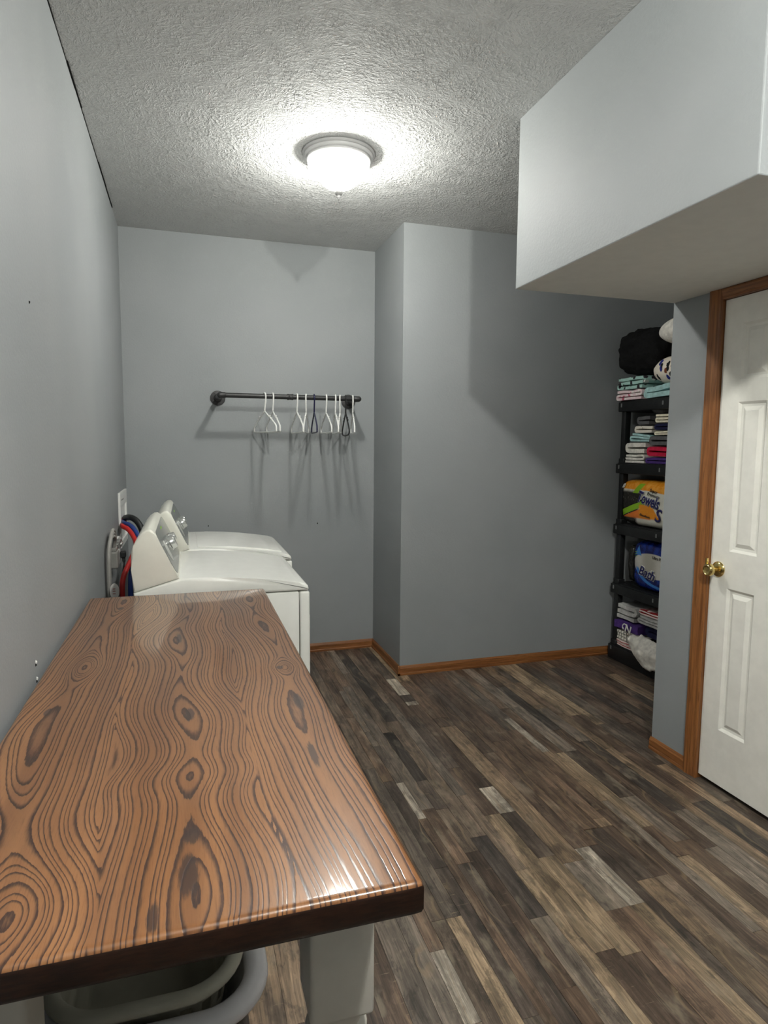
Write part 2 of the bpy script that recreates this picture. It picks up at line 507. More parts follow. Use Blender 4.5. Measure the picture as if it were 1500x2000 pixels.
box(bm, W - 0.001, W + 0.1, DY1 - 0.003, DY1 + 0.008, 0, DZ); box(bm, W - 0.001, W + 0.1, DY0 - 0.008, DY0 + 0.003, 0, DZ)
box(bm, W - 0.001, W + 0.1, DY0, DY1, DZ - 0.003, DZ + 0.008)
structure('trim_4', bm, M_OAKZ)

# six panel door
def make_door():
    bm = bmesh.new()
    y0, y1, z0, z1 = DY0 + 0.006, DY1 - 0.006, 0.022, DZ - 0.006
    xf, th = W + 0.006, 0.035
    ys = [y0, 1.635, 1.765, 1.917, 2.050, y1]
    zs = [z0, 0.258, 0.862, 1.015, 1.617, 1.705, 1.925, z1]
    def V(x, y, z): return bm.verts.new((x, y, z))
    pan_y, pan_z = (1, 3), (1, 3, 5)
    for i in range(5):
        for j in range(7):
            a, b, c, d = ys[i], ys[i + 1], zs[j], zs[j + 1]
            if i in pan_y and j in pan_z:
                loops = []
                for ins, dep in ((0, 0), (0.004, 0.003), (0.010, 0.0085), (0.016, 0.010), (0.020, 0.010), (0.036, 0.0015), (0.038, 0.0015)):
                    loops.append([V(xf + dep, a + ins, c + ins), V(xf + dep, b - ins, c + ins), V(xf + dep, b - ins, d - ins), V(xf + dep, a + ins, d - ins)])
                for p, q in zip(loops[:-1], loops[1:]):
                    for k in range(4): bm.faces.new((p[k], p[(k + 1) % 4], q[(k + 1) % 4], q[k]))
                bm.faces.new(loops[-1])
            else:
                bm.faces.new((V(xf, a, c), V(xf, b, c), V(xf, b, d), V(xf, a, d)))
    bmesh.ops.remove_doubles(bm, verts=bm.verts[:], dist=1e-5)
    # edges and back
    for (p, q) in (((y0, z0), (y1, z0)), ((y1, z0), (y1, z1)), ((y1, z1), (y0, z1)), ((y0, z1), (y0, z0))):
        bm.faces.new((V(xf, *p), V(xf, *q), V(xf + th, *q), V(xf + th, *p)))
    bm.faces.new((V(xf + th, y0, z0), V(xf + th, y0, z1), V(xf + th, y1, z1), V(xf + th, y1, z0)))
    bmesh.ops.remove_doubles(bm, verts=bm.verts[:], dist=1e-5)
    return structure('door_1', bm, M_DOOR, angle=25)
door = make_door()
bm = lathe(bmesh.new(), [(0, 0.0), (0.0320, 0.0), (0.0325, 0.003), (0.029, 0.008), (0.020, 0.011), (0.0125, 0.013), (0.0115, 0.022), (0.0125, 0.030), (0.019, 0.036), (0.0255, 0.043), (0.0262, 0.052), (0.0235, 0.060), (0.019, 0.063), (0.016, 0.0605), (0.008, 0.0600), (0, 0.0600)], 36,
           align((-1, 0, 0), (W + 0.006, 2.098, 0.933)))
k = done('door_knob', bm, M_BRASS, door, angle=40); k['label'] = 'polished brass door knob'
bm = box(bmesh.new(), W - 0.0145, W - 0.0045, DY1 - 0.0055, DY1 + 0.004, 0.940, 0.972, 0.001, 1)
k = done('strike_plate', bm, M_BRASS, door); k['label'] = 'small brass strike plate at the casing edge'

# tiny marks on the walls
def mark(name, c, r, mat, wall):
    bm = bmesh.new(); bmesh.ops.create_icosphere(bm, subdivisions=1, radius=r)
    o = done(name, bm, mat, wall); o.location = c; o.scale = (1, 1, 1.4); return o
W_L = bpy.data.objects['wall_left']; W_B = bpy.data.objects['wall_back']
mark('wall_chip', (0, 1.698, 0.900), 0.004, M_SPACKLE, W_L)
mark('wall_chip', (0, 1.700, 0.858), 0.004, M_SPACKLE, W_L)
mark('nail_hole', (0, 1.695, 0.894), 0.003, M_DARKGAP, W_L)
mark('nail_hole', (0, 1.697, 0.852), 0.003, M_DARKGAP, W_L)
mark('nail_hole', (0, 1.812, 1.778), 0.003, M_DARKGAP, W_L)
mark('nail_hole', (0.491, B, 0.906), 0.004, M_DARKGAP, W_B)
mark('nail_hole', (1.214, B, 0.903), 0.004, M_DARKGAP, W_B)

# ------------------------------------------------------------------ floor planks
PAL = dict(dark=(58, 50, 45), char=(50, 46, 44), brown=(92, 72, 57), dkbrown=(70, 55, 45), grey=(118, 109, 99), greyd=(90, 82, 74),
           beige=(158, 136, 108), tan=(134, 112, 88), white=(178, 170, 156), mid=(100, 86, 73))
cols = [0.30, 0.40, 0.48, 0.57, 0.64, 0.73, 0.80, 0.87, 0.94, 0.992, 1.037, 1.085, 1.137, 1.186, 1.220, 1.274, 1.328, 1.395, 1.443, 1.508,
        1.575, 1.660, 1.720, 1.760, 1.835, 1.885, 1.940, 1.980, 2.035, 2.110, 2.170, 2.240, 2.290, 2.370, 2.420, 2.500, 2.585, 2.648, 2.72, 2.80, 2.87, 2.95, 3.03, 3.12]
fixed = [ # x at plank middle, y0, y1, colour
    (1.54, 3.384, 3.65, 'white'), (1.54, 3.233, 3.284, 'white'), (1.54, 3.284, 3.384, 'dark'), (1.47, 2.519, 3.087, 'dark'), (1.62, 2.924, 3.03, 'dkbrown'),
    (1.62, 2.45, 2.924, 'tan'), (1.96, 2.54, 2.927, 'white'), (2.07, 2.512, 3.049, 'grey'), (2.07, 2.10, 2.512, 'dark'), (2.0, 1.90, 2.512, 'beige'), (1.96, 2.1, 2.54, 'tan'),
    (1.20, 2.819, 2.978, 'grey'), (1.20, 2.19, 2.467, 'white'), (1.24, 2.246, 2.467, 'grey'), (1.30, 2.232, 2.457, 'dark'), (1.54, 2.136, 2.33, 'white'), (1.54, 1.85, 2.136, 'dark'),
    (1.86, 2.0, 2.79, 'brown'), (1.91, 2.05, 2.79, 'brown'), (1.80, 1.95, 2.7, 'brown'), (2.61, 2.816, 3.553, 'char'), (2.54, 2.7, 3.1, 'dkbrown'),
    (1.36, 1.60, 2.025, 'char'), (1.475, 1.43, 2.14, 'beige'), (1.42, 1.811, 2.30, 'mid'), (1.01, 1.324, 1.567, 'white'), (1.06, 1.291, 1.675, 'mid'), (1.11, 1.20, 1.675, 'beige'),
    (1.62, 1.562, 1.80, 'grey'), (1.69, 1.562, 1.86, 'white'), (1.80, 1.652, 1.945, 'dark'), (1.86, 1.652, 1.945, 'dkbrown'), (2.0, 1.39, 1.717, 'beige'), (1.80, 1.10, 1.652, 'tan'),
    (1.86, 1.12, 1.652, 'mid'), (1.74, 1.10, 1.86, 'dark'), (0.68, 1.35, 1.60, 'tan'), (0.605, 1.45, 1.75, 'tan'), (0.97, 1.2, 1.75, 'grey'), (1.16, 1.30, 1.9, 'dark'), (1.25, 1.15, 1.9, 'dark'), (1.30, 1.35, 1.95, 'dkbrown'),
]
rnd = random.Random(11)
me_plank = bpy.data.meshes.new('plank')
bm = box(bmesh.new(), 0, 1, 0, 1, -0.004, 0.0)
bmesh.ops.recalc_face_normals(bm, faces=bm.faces[:]); bm.to_mesh(me_plank); bm.free(); me_plank.materials.append(M_PLANK)
names = ['dark', 'char', 'brown', 'brown', 'dkbrown', 'grey', 'greyd', 'greyd', 'beige', 'tan', 'mid', 'mid', 'dkbrown', 'brown']
nplank = 0
for i in range(len(cols) - 1):
    x0, x1 = cols[i], cols[i + 1]; xm = (x0 + x1) / 2
    ya = 0.95 if x1 < W + 0.06 else E1 + 0.002
    if xm < 0.6: ya = 1.25
    yb = B - 0.002 if x1 <= CX + 0.06 else D - 0.002
    if x1 > W + 0.02 and x0 < W: ya = 0.95
    segs = sorted([f for f in fixed if x0 <= f[0] < x1], key=lambda f: f[1])
    runs = []; y = ya
    def fill(a, b):
        while b - a > 0.02:
            L = rnd.uniform(0.40, 1.15)
            if b - a - L < 0.28: L = b - a
            L = min(L, b - a)
            runs.append((a, a + L, rnd.choice(names))); a += L
    for f in segs:
        if f[1] > y: fill(y, f[1])
        a = max(y, f[1])
        if f[2] > a: runs.append((a, min(f[2], yb), f[3])); y = min(f[2], yb)
    if y < yb: fill(y, yb)
    for (a, b, cn) in runs:
        o = bpy.data.objects.new('plank', me_plank); COL.objects.link(o)
        g = 0.0005
        o.location = (x0 + g, a + g, rnd.uniform(-0.0004, 0.0004)); o.scale = (x1 - x0 - 2 * g, b - a - 2 * g, 1)
        o.parent = floor
        c = srgb(*[v * 0.62 + w_ * 0.38 for v, w_ in zip(PAL[cn], (94, 82, 71))]); j = rnd.uniform(0.88, 1.12); o.color = (c[0] * j, c[1] * j, c[2] * j, 1)
        nplank += 1
bm = bmesh.new()
x = 0.0
def rest(xa, xb, ya, yb):
    xx = xa
    while xx < xb - 0.001:
        w = min(0.09, xb - xx); y = ya
        while y < yb - 0.001:
            L = min(rnd.uniform(0.6, 1.2), yb - y)
            box(bm, xx + 0.0005, xx + w - 0.0005, y + 0.0005, y + L - 0.0005, -0.004, 0.0); y += L
        xx += w
rest(0, 0.30, YN, B); rest(0.30, W, YN, 0.95); rest(0.30, 0.57, 0.95, 1.25); rest(3.12, AX, E1, D); 
o = done('planks', bm, M_PLANK, floor); o['kind'] = 'stuff'; o.color = (*srgb(96, 82, 70), 1)

# ================================================================== ceiling lamps
def ceiling_lamp(x, y, watts, label):
    t = thing('ceiling_lamp', label, 'lamp', (x, y, H), 'flush ceiling lamps')
    bm = lathe(bmesh.new(), [(0, 0), (0.160, 0), (0.163, -0.004), (0.161, -0.010), (0.154, -0.013), (0.1525, -0.019), (0.153, -0.022), (0.148, -0.025), (0.1435, -0.027), (0.1425, -0.031), (0.144, -0.034), (0.140, -0.037), (0.132, -0.036), (0.128, -0.018), (0, -0.018)], 56)
    done('canopy', bm, M_CANOPY, t, angle=50)
    prof = [(0.134, -0.032), (0.140, -0.042), (0.138, -0.058), (0.131, -0.068), (0.119, -0.078), (0.106, -0.088), (0.096, -0.100), (0.087, -0.114), (0.076, -0.128), (0.060, -0.141), (0.040, -0.150), (0.016, -0.155), (0.0, -0.156)]
    bowl = done('glass_bowl', lathe(bmesh.new(), prof, 56), M_BOWL, t, smooth=True)
    bowl['label'] = 'lit frosted glass bowl'
    bm = lathe(bmesh.new(), [(0, -0.150), (0.020, -0.151), (0.0225, -0.155), (0.020, -0.162), (0.019, -0.168), (0.015, -0.176), (0.007, -0.180), (0.009, -0.184), (0.008, -0.188), (0.004, -0.196), (0, -0.203)], 24)
    done('finial', bm, M_CANOPY, t, angle=60)
    ld = bpy.data.lights.new('bulb', 'POINT'); ld.energy = watts; ld.color = BULB_COL; ld.shadow_soft_size = 0.042
    lo = bpy.data.objects.new('bulb', ld); COL.objects.link(lo); lo.parent = t; lo.location = (0, 0, -0.082)
    return t
ceiling_lamp(1.05, 2.958, BULB_W[0], 'lit white flush lamp with frosted bowl and finial on textured ceiling')
LAMP2 = (0.98, 0.10)
ceiling_lamp(*LAMP2, BULB_W[1], 'second flush ceiling lamp behind the viewpoint, over the near floor')

# ================================================================== table
TX0, TX1, TY0, TY1, TZ, TTH = 0.012, 0.646, 0.724, 2.519, 0.869, 0.046
def grain_field(u, v):
    """growth-ring field over the top; u across from the wall, v away from the near end"""
    def crest(uc, N, soft, k, off):
        d = (u - uc) * N
        return off + k - (np.sqrt(d * d + soft * soft) - soft)
    G = lambda v0, s, a: a * np.exp(-((v - v0) / s) ** 2)
    def G2(u0, v0, su, sv, a): return a * np.exp(-((u - u0) / su) ** 2 - ((v - v0) / sv) ** 2)
    # left board: round eye, V above and a wide swirl at the near end
    c1 = 0.095 - 0.03 * np.exp(-((v - 0.62) / 0.22) ** 2) + 0.035 * np.exp(-((v - 0.05) / 0.2) ** 2) + 0.03 * np.exp(-((v - 1.7) / 0.2) ** 2)
    k1 = G(0.62, 0.20, 2.2) + G(1.40, 0.14, -1.2) + G(1.70, 0.12, 1.8) + G(0.28, 0.10, -1.6) + G(0.05, 0.12, 2.4)
    f1 = crest(c1, 118, 2.3, k1, 0.0) + G2(0.093, 0.996, 0.035, 0.085, 6.5) + G2(0.15, 0.09, 0.05, 0.07, 3.0)
    # middle board: cathedral with three eyes
    c2 = 0.338 + 0.012 * np.sin(v * 5.0) + 0.008 * np.sin(v * 13.0 + 1.0) - 0.02 * np.exp(-((v - 1.25) / 0.2) ** 2)
    k2 = G(1.17, 0.17, 2.9) + G(0.63, 0.13, 2.7) + G(0.365, 0.06, 2.2) + G(0.06, 0.16, 3.4) + G(1.62, 0.2, 0.4)
    f2 = crest(c2, 122, 2.6, k2, 0.4)
    # right board: knot and loose loops
    c3 = 0.570 + 0.012 * np.sin(v * 6 + 2.0)
    k3 = G(0.60, 0.16, 2.0) + G(1.62, 0.10, 1.9) + G(1.25, 0.12, 1.6) + G(0.25, 0.2, 1.2)
    f3 = crest(c3, 118, 2.4, k3, 0.2) + G2(0.577, 0.862, 0.030, 0.050, 5.0)
    f = np.maximum(np.maximum(f1, f2), f3)
    return f
def make_table():
    t = thing('work_table', 'glossy brown wood grained table with pale legs along the left wall', 'table', (0, 0, 0))
    rr = 0.009
    us = np.linspace(TX0 + rr, TX1 - rr, 126); vs = np.linspace(TY0 + rr, TY1 - rr, 350)
    U, V = np.meshgrid(us, vs, indexing='ij')
    nu, nv = len(us), len(vs)
    def fieldat(X_, Y_):
        f = grain_field(X_ - TX0, Y_ - TY0)
        w = np.empty(f.shape)
        it = np.nditer([X_, Y_, w], op_flags=[['readonly'], ['readonly'], ['writeonly']])
        for a, b, c in it:
            a = float(a); b = float(b)
            c[...] = 0.9 * mnoise.noise(Vector((a * 7, b * 1.7, 3.0))) + 0.38 * mnoise.noise(Vector((a * 24, b * 7.0, 7.0)))
        return f + w
    def heartat(X_, Y_):
        u, v = X_ - TX0, Y_ - TY0
        out = np.zeros(u.shape)
        for (u0, v0, su, sv) in ((0.318, 1.19, 0.012, 0.07), (0.345, 0.625, 0.013, 0.05), (0.340, 0.10, 0.018, 0.06), (0.345, 0.19, 0.016, 0.03), (0.575, 0.63, 0.014, 0.06), (0.566, 0.862, 0.012, 0.018), (0.560, 0.38, 0.010, 0.07), (0.06, 0.72, 0.010, 0.03), (0.125, 1.60, 0.014, 0.03), (0.300, 0.03, 0.010, 0.04)):
            out = np.maximum(out, np.exp(-((u - u0) / su) ** 2 - ((v - v0) / sv) ** 2))
        return out
    verts = [(float(U[i, j]), float(V[i, j]), TZ) for i in range(nu) for j in range(nv)]
    faces = [(i * nv + j, (i + 1) * nv + j, (i + 1) * nv + j + 1, i * nv + j + 1) for i in range(nu - 1) for j in range(nv - 1)]
    fm = [0] * len(faces)
    g = list(fieldat(U, V).ravel()); hh = list(heartat(U, V).ravel())
    per = [(i, 0) for i in range(nu)] + [(nu - 1, j) for j in range(1, nv)] + [(i, nv - 1) for i in range(nu - 2, -1, -1)] + [(0, j) for j in range(nv - 2, 0, -1)]
    prev = [i * nv + j for i, j in per]
    def nrm(i, j):
        x = (1 if i == nu - 1 else (-1 if i == 0 else 0)); y = (1 if j == nv - 1 else (-1 if j == 0 else 0))
        l = math.hypot(x, y); return (x / l * (1 if not (x and y) else 1.15), y / l * (1 if not (x and y) else 1.15))
    loops = [(rr * math.sin(a), -rr * (1 - math.cos(a))) for a in (PI / 8, PI / 4, 3 * PI / 8, PI / 2)] + [(rr, -(TTH - rr))] + [(rr * math.cos(a), -(TTH - rr) - rr * math.sin(a)) for a in (PI / 4, PI / 2)]
    for li, (o, dz) in enumerate(loops):
        base = len(verts)
        X_, Y_ = [], []
        for (i, j) in per:
            n = nrm(i, j); xx, yy = us[i] + n[0] * o, vs[j] + n[1] * o
            verts.append((float(xx), float(yy), TZ + dz)); X_.append(xx); Y_.append(yy)
        X_, Y_ = np.array(X_), np.array(Y_)
        g += list(fieldat(X_, Y_)); hh += list(heartat(X_, Y_))
        cur = list(range(base, base + len(per)))
        for k in range(len(per)):
            k2 = (k + 1) % len(per)
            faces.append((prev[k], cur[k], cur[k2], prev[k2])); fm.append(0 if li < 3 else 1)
        prev = cur
    faces.append(tuple(reversed(prev))); fm.append(1)
    me = bpy.data.meshes.new('table_top'); me.from_pydata(verts, [], faces)
    for nm, arr in (('grain', g), ('heart', hh)):
        at = me.attributes.new(nm, 'FLOAT', 'POINT'); at.data.foreach_set('value', np.array(arr, dtype=np.float32))
    bm = bmesh.new(); bm.from_mesh(me)
    bmesh.ops.recalc_face_normals(bm, faces=bm.faces[:]); bm.to_mesh(me); bm.free()
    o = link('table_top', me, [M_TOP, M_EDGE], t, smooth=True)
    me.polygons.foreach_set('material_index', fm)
    try: me.set_sharp_from_angle(angle=math.radians(60))
    except Exception: pass
    # legs: square block with eased corners, then a turned shaft
    def leg(x, y):
        bm = bmesh.new(); h = 0.0505
        box(bm, x - h, x + h, y - h, y + h, 0.552, TZ - TTH, 0.0085, 3)
        lathe(bm, [(0, 0), (0.030, 0), (0.034, 0.012), (0.036, 0.06), (0.043, 0.12), (0.049, 0.22), (0.050, 0.34), (0.045, 0.45), (0.039, 0.478), (0.041, 0.490), (0.048, 0.498), (0.050, 0.508), (0.047, 0.518), (0.040, 0.524), (0.040, 0.533), (0.047, 0.544), (0.048, 0.556), (0, 0.556)], 32, Matrix.Translation((x, y, 0)))
        done('leg', bm, M_LEGW, t, angle=40)
    for (x, y) in ((0.572, 0.921), (0.095, 0.921), (0.572, 2.40), (0.095, 2.40)): leg(x, y)
make_table()

# ================================================================== laundry appliances
def rounded_poly(pts, r, seg=4):
    out = []; n = len(pts)
    for i in range(n):
        p0, p, p1 = Vector(pts[i - 1]), Vector(pts[i]), Vector(pts[(i + 1) % n])
        a = (p0 - p); b = (p1 - p); rr = min(r, a.length * 0.45, b.length * 0.45)
        A = p + a.normalized() * rr; Bq = p + b.normalized() * rr
        for k in range(seg + 1):
            t = k / seg
            out.append(tuple((1 - t) ** 2 * A + 2 * t * (1 - t) * p + t * t * Bq))
    return out
def appliance(name, label, kind, dx, y0, y1):
    t = thing(name, label, 'dryer' if kind == 'dryer' else 'washer', (dx + 0.5, (y0 + y1) / 2, 0))
    ox, oy = dx + 0.5, (y0 + y1) / 2
    def fin(nm, bm, mat, par=t, angle=35):
        bmesh.ops.translate(bm, verts=bm.verts[:], vec=(dx - ox, -oy, 0))
        return done(nm, bm, mat, par, angle=angle)
    fin('cabinet', box(bmesh.new(), 0.185, 0.7905, y0, y1, 0.03, 0.838, 0.006, 2), M_ENAMEL)
    fp = fin('front_panel', box(bmesh.new(), 0.794, 0.834, y0, y1, 0.03, 0.838, 0.008, 3), M_ENAMEL)
    deck = [(0.160, 0.843), (0.160, 0.868), (0.33, 0.917), (0.42, 0.9165), (0.518, 0.912), (0.617, 0.903), (0.719, 0.889), (0.790, 0.877), (0.815, 0.871), (0.827, 0.862), (0.831, 0.850), (0.828, 0.843)]
    fin('top', prism(bmesh.new(), deck, 'y', y0 - 0.001, y1 + 0.001, 0.010, 3), M_ENAMEL, angle=50)
    # console, rounded arch in side view
    cons = [(0.160, 0.8695), (0.1535, 0.96), (0.155, 1.025), (0.163, 1.050), (0.176, 1.076), (0.194, 1.098), (0.212, 1.110), (0.226, 1.111), (0.2365, 1.104), (0.243, 1.092), (0.3215, 0.925), (0.326, 0.9175)]
    con = fin('console', prism(bmesh.new(), cons, 'y', y0 + 0.004, y1 - 0.004, 0.010, 4), M_CONSOLE, angle=55)
    # fascia lies on the sloped face
    p0, p1 = Vector((0.2400, 1.0984)), Vector((0.3205, 0.9271))
    dirv = (p1 - p0).normalized(); nrm = Vector((-dirv.y, dirv.x))
    if nrm.x < 0: nrm = -nrm
    L = (p1 - p0).length
    R = Matrix(((0, dirv.x, nrm.x, 0), (1, 0, 0, 0), (0, dirv.y, nrm.y, 0), (0, 0, 0, 1)))   # local (along y, down slope, out)
    def onface(a, b, c): return (R.to_3x3() @ Vector((a, b, c))) + Vector((p0.x, 0, p0.y))
    out = rounded_poly([(y0 + 0.017, 0.004), (y1 - 0.017, 0.004), (y1 - 0.017, L - 0.001), (y0 + 0.017, L - 0.001)], 0.06, 8)
    def slab(nm, poly, lo, hi, mat, par, r=0.0):
        bm = prism(bmesh.new(), poly, 'z', lo, hi, 0.0)
        for v in bm.verts: v.co = onface(*v.co)
        return fin(nm, bm, mat, par, angle=40)
    fas = slab('fascia', out, -0.004, 0.0022, M_FASCIA, con)
    fas['label'] = 'silver grey control fascia'
    yc = (y0 + y1) / 2
    def knob(yk, s, r=0.036, h=0.030):
        bm = bmesh.new()
        lathe(bm, [(0, 0.002), (r, 0.002), (r, 0.006), (r * 0.86, 0.010), (r * 0.80, h * 0.8), (r * 0.70, h), (0, h)], 32)
        bmesh.ops.scale(bm, vec=(1, 1, 1), verts=bm.verts[:])
        for v in bm.verts: v.co = onface(yk + v.co.x, s + v.co.y, v.co.z)
        fin('knob', bm, M_KNOB, con, angle=40)
    def disc(yk, s, r, mat, nm):
        slab(nm, [(yk + r * math.cos(a * PI / 16), s + r * math.sin(a * PI / 16)) for a in range(32)], 0.002, 0.0028, mat, con)
    knob(yc - 0.02, L * 0.52); disc(yc - 0.20, L * 0.54, 0.045, M_DIAL, 'dial_print'); 
    knob(yc + 0.20, L * 0.55, 0.024, 0.024)
    for i in range(3): slab('button', [(yc + 0.07 + i * 0.03, L * 0.6), (yc + 0.09 + i * 0.03, L * 0.6), (yc + 0.09 + i * 0.03, L * 0.72), (yc + 0.07 + i * 0.03, L * 0.72)], 0.002, 0.006, M_KNOB, con)
    for i in range(4): slab('print_mark', [(yc - 0.05 + i * 0.022, 0.020), (yc - 0.035 + i * 0.022, 0.020), (yc - 0.035 + i * 0.022, 0.028), (yc - 0.05 + i * 0.022, 0.028)], 0.002, 0.0026, M_GREEN, con)
    if kind == 'dryer':
        dr = fin('door', box(bmesh.new(), 0.834, 0.852, y0 + 0.09, y1 - 0.09, 0.30, 0.72, 0.008, 3), M_ENAMEL, fp)
        fin('handle_recess', box(bmesh.new(), 0.850, 0.8535, y0 + 0.14, y0 + 0.17, 0.46, 0.58, 0.001, 1), M_DIAL, fp)
    else:
        bm = bmesh.new()
        lid = [(0.365, 0.9165), (0.365, 0.9215), (0.518, 0.9175), (0.617, 0.909), (0.719, 0.895), (0.785, 0.8835), (0.79, 0.877)]
        prism(bm, lid, 'y', y0 + 0.055, y1 - 0.055, 0.003, 2)
        fin('lid', bm, M_ENAMEL, angle=50)
    for (fx, fy) in ((0.22, y0 + 0.05), (0.22, y1 - 0.05), (0.78, y0 + 0.05), (0.78, y1 - 0.05)):
        fin('foot', lathe(bmesh.new(), [(0, 0), (0.022, 0), (0.022, 0.012), (0.010, 0.014), (0.010, 0.034), (0, 0.034)], 16, Matrix.Translation((fx, fy, 0))), M_BLACKPL)
    return t
appliance('clothes_dryer', 'white clothes dryer with silver console right behind the table', 'dryer', 0.0, 2.549, 3.235)
appliance('washing_machine', 'white top loading washer on the far side of the dryer', 'washer', 0.042, 3.268, 3.954)

# ------------------------------------------------------------------ connections on the left wall
t = thing('laundry_outlet_box', 'tall white recessed water outlet box on the left wall', 'outlet box', (0, 3.965, 0.86))
def loc_box(nm, x0, x1, y0, y1, z0, z1, mat, par, org, r=0.002):
    bm = box(bmesh.new(), x0 - org[0], x1 - org[0], y0 - org[1], y1 - org[1], z0 - org[2], z1 - org[2], r, 2)
    return done(nm, bm, mat, par)
org = (0, 3.965, 0.86)
loc_box('frame_bar', 0, 0.012, 3.765, 4.165, 1.090, 1.166, M_WHITEPL, t, org)
loc_box('frame_bar', 0, 0.012, 3.765, 4.165, 0.86, 0.895, M_WHITEPL, t, org)
loc_box('frame_bar', 0, 0.012, 3.765, 3.80, 0.89, 1.095, M_WHITEPL, t, org)
loc_box('frame_bar', 0, 0.012, 4.13, 4.165, 0.89, 1.095, M_WHITEPL, t, org)
loc_box('back_panel', 0, 0.003, 3.79, 4.14, 0.88, 1.10, M_WHITEPL, t, org, 0.0005)
loc_box('hammer_mark', 0.0119, 0.0125, 3.83, 3.96, 1.118, 1.126, M_GREYPL, t, org, 0.0001)
for yy, mm, nm in ((3.86, M_RED, 'valve'), (4.02, M_BLUE, 'valve')):
    bm = lathe(bmesh.new(), [(0, 0), (0.014, 0), (0.014, 0.030), (0.008, 0.032), (0, 0.032)], 16, align((1, 0, 0), (0.002, yy - org[1], 1.0 - org[2])))
    done(nm, bm, mm, t, angle=40)
def hose(name, label, cat, pts, r, mat, group=None, flat=None):
    P = spline(pts, 8); base = P[-1]
    bm = bmesh.new(); tube(bm, [p - base for p in P], r, 12, flat=flat)
    o = done(name, bm, mat, None, smooth=True, loc=base)
    return tag(o, label, cat, group)
hose('drain_hose', 'thick black drain hose arching from the outlet box behind the washer', 'hose',
     [(0.014, 3.93, 1.00), (0.03, 3.84, 1.022), (0.066, 3.75, 1.032), (0.100, 3.72, 1.010), (0.125, 3.70, 0.955), (0.135, 3.69, 0.84), (0.135, 3.68, 0.60), (0.135, 3.68, 0.30)], 0.0165, M_BLACKPL)
hose('supply_hose', 'blue cold water hose curving between the black and red hoses', 'hose',
     [(0.014, 3.86, 1.000), (0.03, 3.74, 1.003), (0.058, 3.70, 0.998), (0.086, 3.66, 0.976), (0.112, 3.60, 0.930), (0.105, 3.45, 0.87), (0.090, 3.34, 0.80), (0.086, 3.32, 0.68), (0.086, 3.32, 0.40)], 0.0125, M_BLUE, 'washer water hoses')
hose('supply_hose', 'red hot water hose below the blue hose', 'hose',
     [(0.014, 3.80, 0.990), (0.028, 3.68, 0.993), (0.056, 3.64, 0.982), (0.082, 3.60, 0.954), (0.104, 3.52, 0.912), (0.088, 3.38, 0.86), (0.060, 3.26, 0.79), (0.056, 3.24, 0.68), (0.056, 3.24, 0.40)], 0.0125, M_RED, 'washer water hoses')
# dryer outlet with heavy grey plug and ribbed cord
t = thing('power_outlet', 'white wall outlet plate beside the outlet box', 'outlet', (0, 3.60, 0.80))
org = (0, 3.60, 0.80)
loc_box('cover_plate', 0, 0.014, 3.545, 3.655, 0.80, 0.945, M_WHITEPL, t, org, 0.003)
loc_box('socket', 0.013, 0.017, 3.57, 3.63, 0.83, 0.90, M_WHITEPL, t, org, 0.002)
t = thing('dryer_plug', 'grey angled dryer plug with metal clamp and looped ribbed cord', 'plug', (0.03, 3.33, 0.82))
org = (0.03, 3.33, 0.82)
loc_box('plug_body', 0.002, 0.036, 3.285, 3.375, 0.835, 0.915, M_GREYDK, t, org, 0.006)
loc_box('plug_collar', 0.006, 0.030, 3.30, 3.36, 0.915, 0.932, M_GREYDK, t, org, 0.004)
loc_box('clamp', 0.010, 0.040, 3.40, 3.47, 0.915, 0.955, M_STEEL, t, org, 0.003)
loc_box('clamp_arm', 0.012, 0.030, 3.36, 3.55, 0.925, 0.940, M_STEEL, t, org, 0.002)
for k in range(2):
    done('clamp_screw', lathe(bmesh.new(), [(0, 0), (0.007, 0), (0.007, 0.004), (0, 0.005)], 12, align((1, 0, 0), (0.040 - org[0], 3.42 + k * 0.03 - org[1], 0.935 - org[2]))), M_STEEL, t)
for k in range(3):
    q = (k - 1) * 0.013
    pts = [(0.016, 3.33 + q * 0.3, 0.93), (0.026, 3.30 + q * 0.5, 0.985 + q * 0.4), (0.026, 3.21 + q, 1.018 + q), (0.022, 3.13 + q * 1.2, 0.995 + q * 0.4), (0.018, 3.10 + q * 1.4, 0.92), (0.016, 3.10 + q * 1.4, 0.82), (0.018, 3.10 + q * 1.4, 0.70), (0.020, 3.10 + q * 1.4, 0.50), (0.022, 3.11 + q * 1.4, 0.30)]
    bm = bmesh.new(); tube(bm, [p - Vector(org) for p in spline(pts, 8)], 0.0085, 10)
    done('cord_strand', bm, M_GREYPL, t, smooth=True)
t = thing('power_plug', 'small black plug and thin cord hanging from the white outlet', 'plug', (0.018, 3.60, 0.82))
org = (0.018, 3.60, 0.82)
loc_box('plug_head', 0.017, 0.047, 3.578, 3.622, 0.835, 0.872, M_BLACKPL, t, org, 0.008)
bm = bmesh.new(); tube(bm, [Vector(p) - Vector(org) for p in spline([(0.034, 3.60, 0.84), (0.036, 3.59, 0.80), (0.030, 3.56, 0.75), (0.026, 3.5, 0.65), (0.03, 3.45, 0.4)], 8)], [0.0085] * 6 + [0.0045] * 27, 8)
done('cord', bm, M_BLACKPL, t, smooth=True)
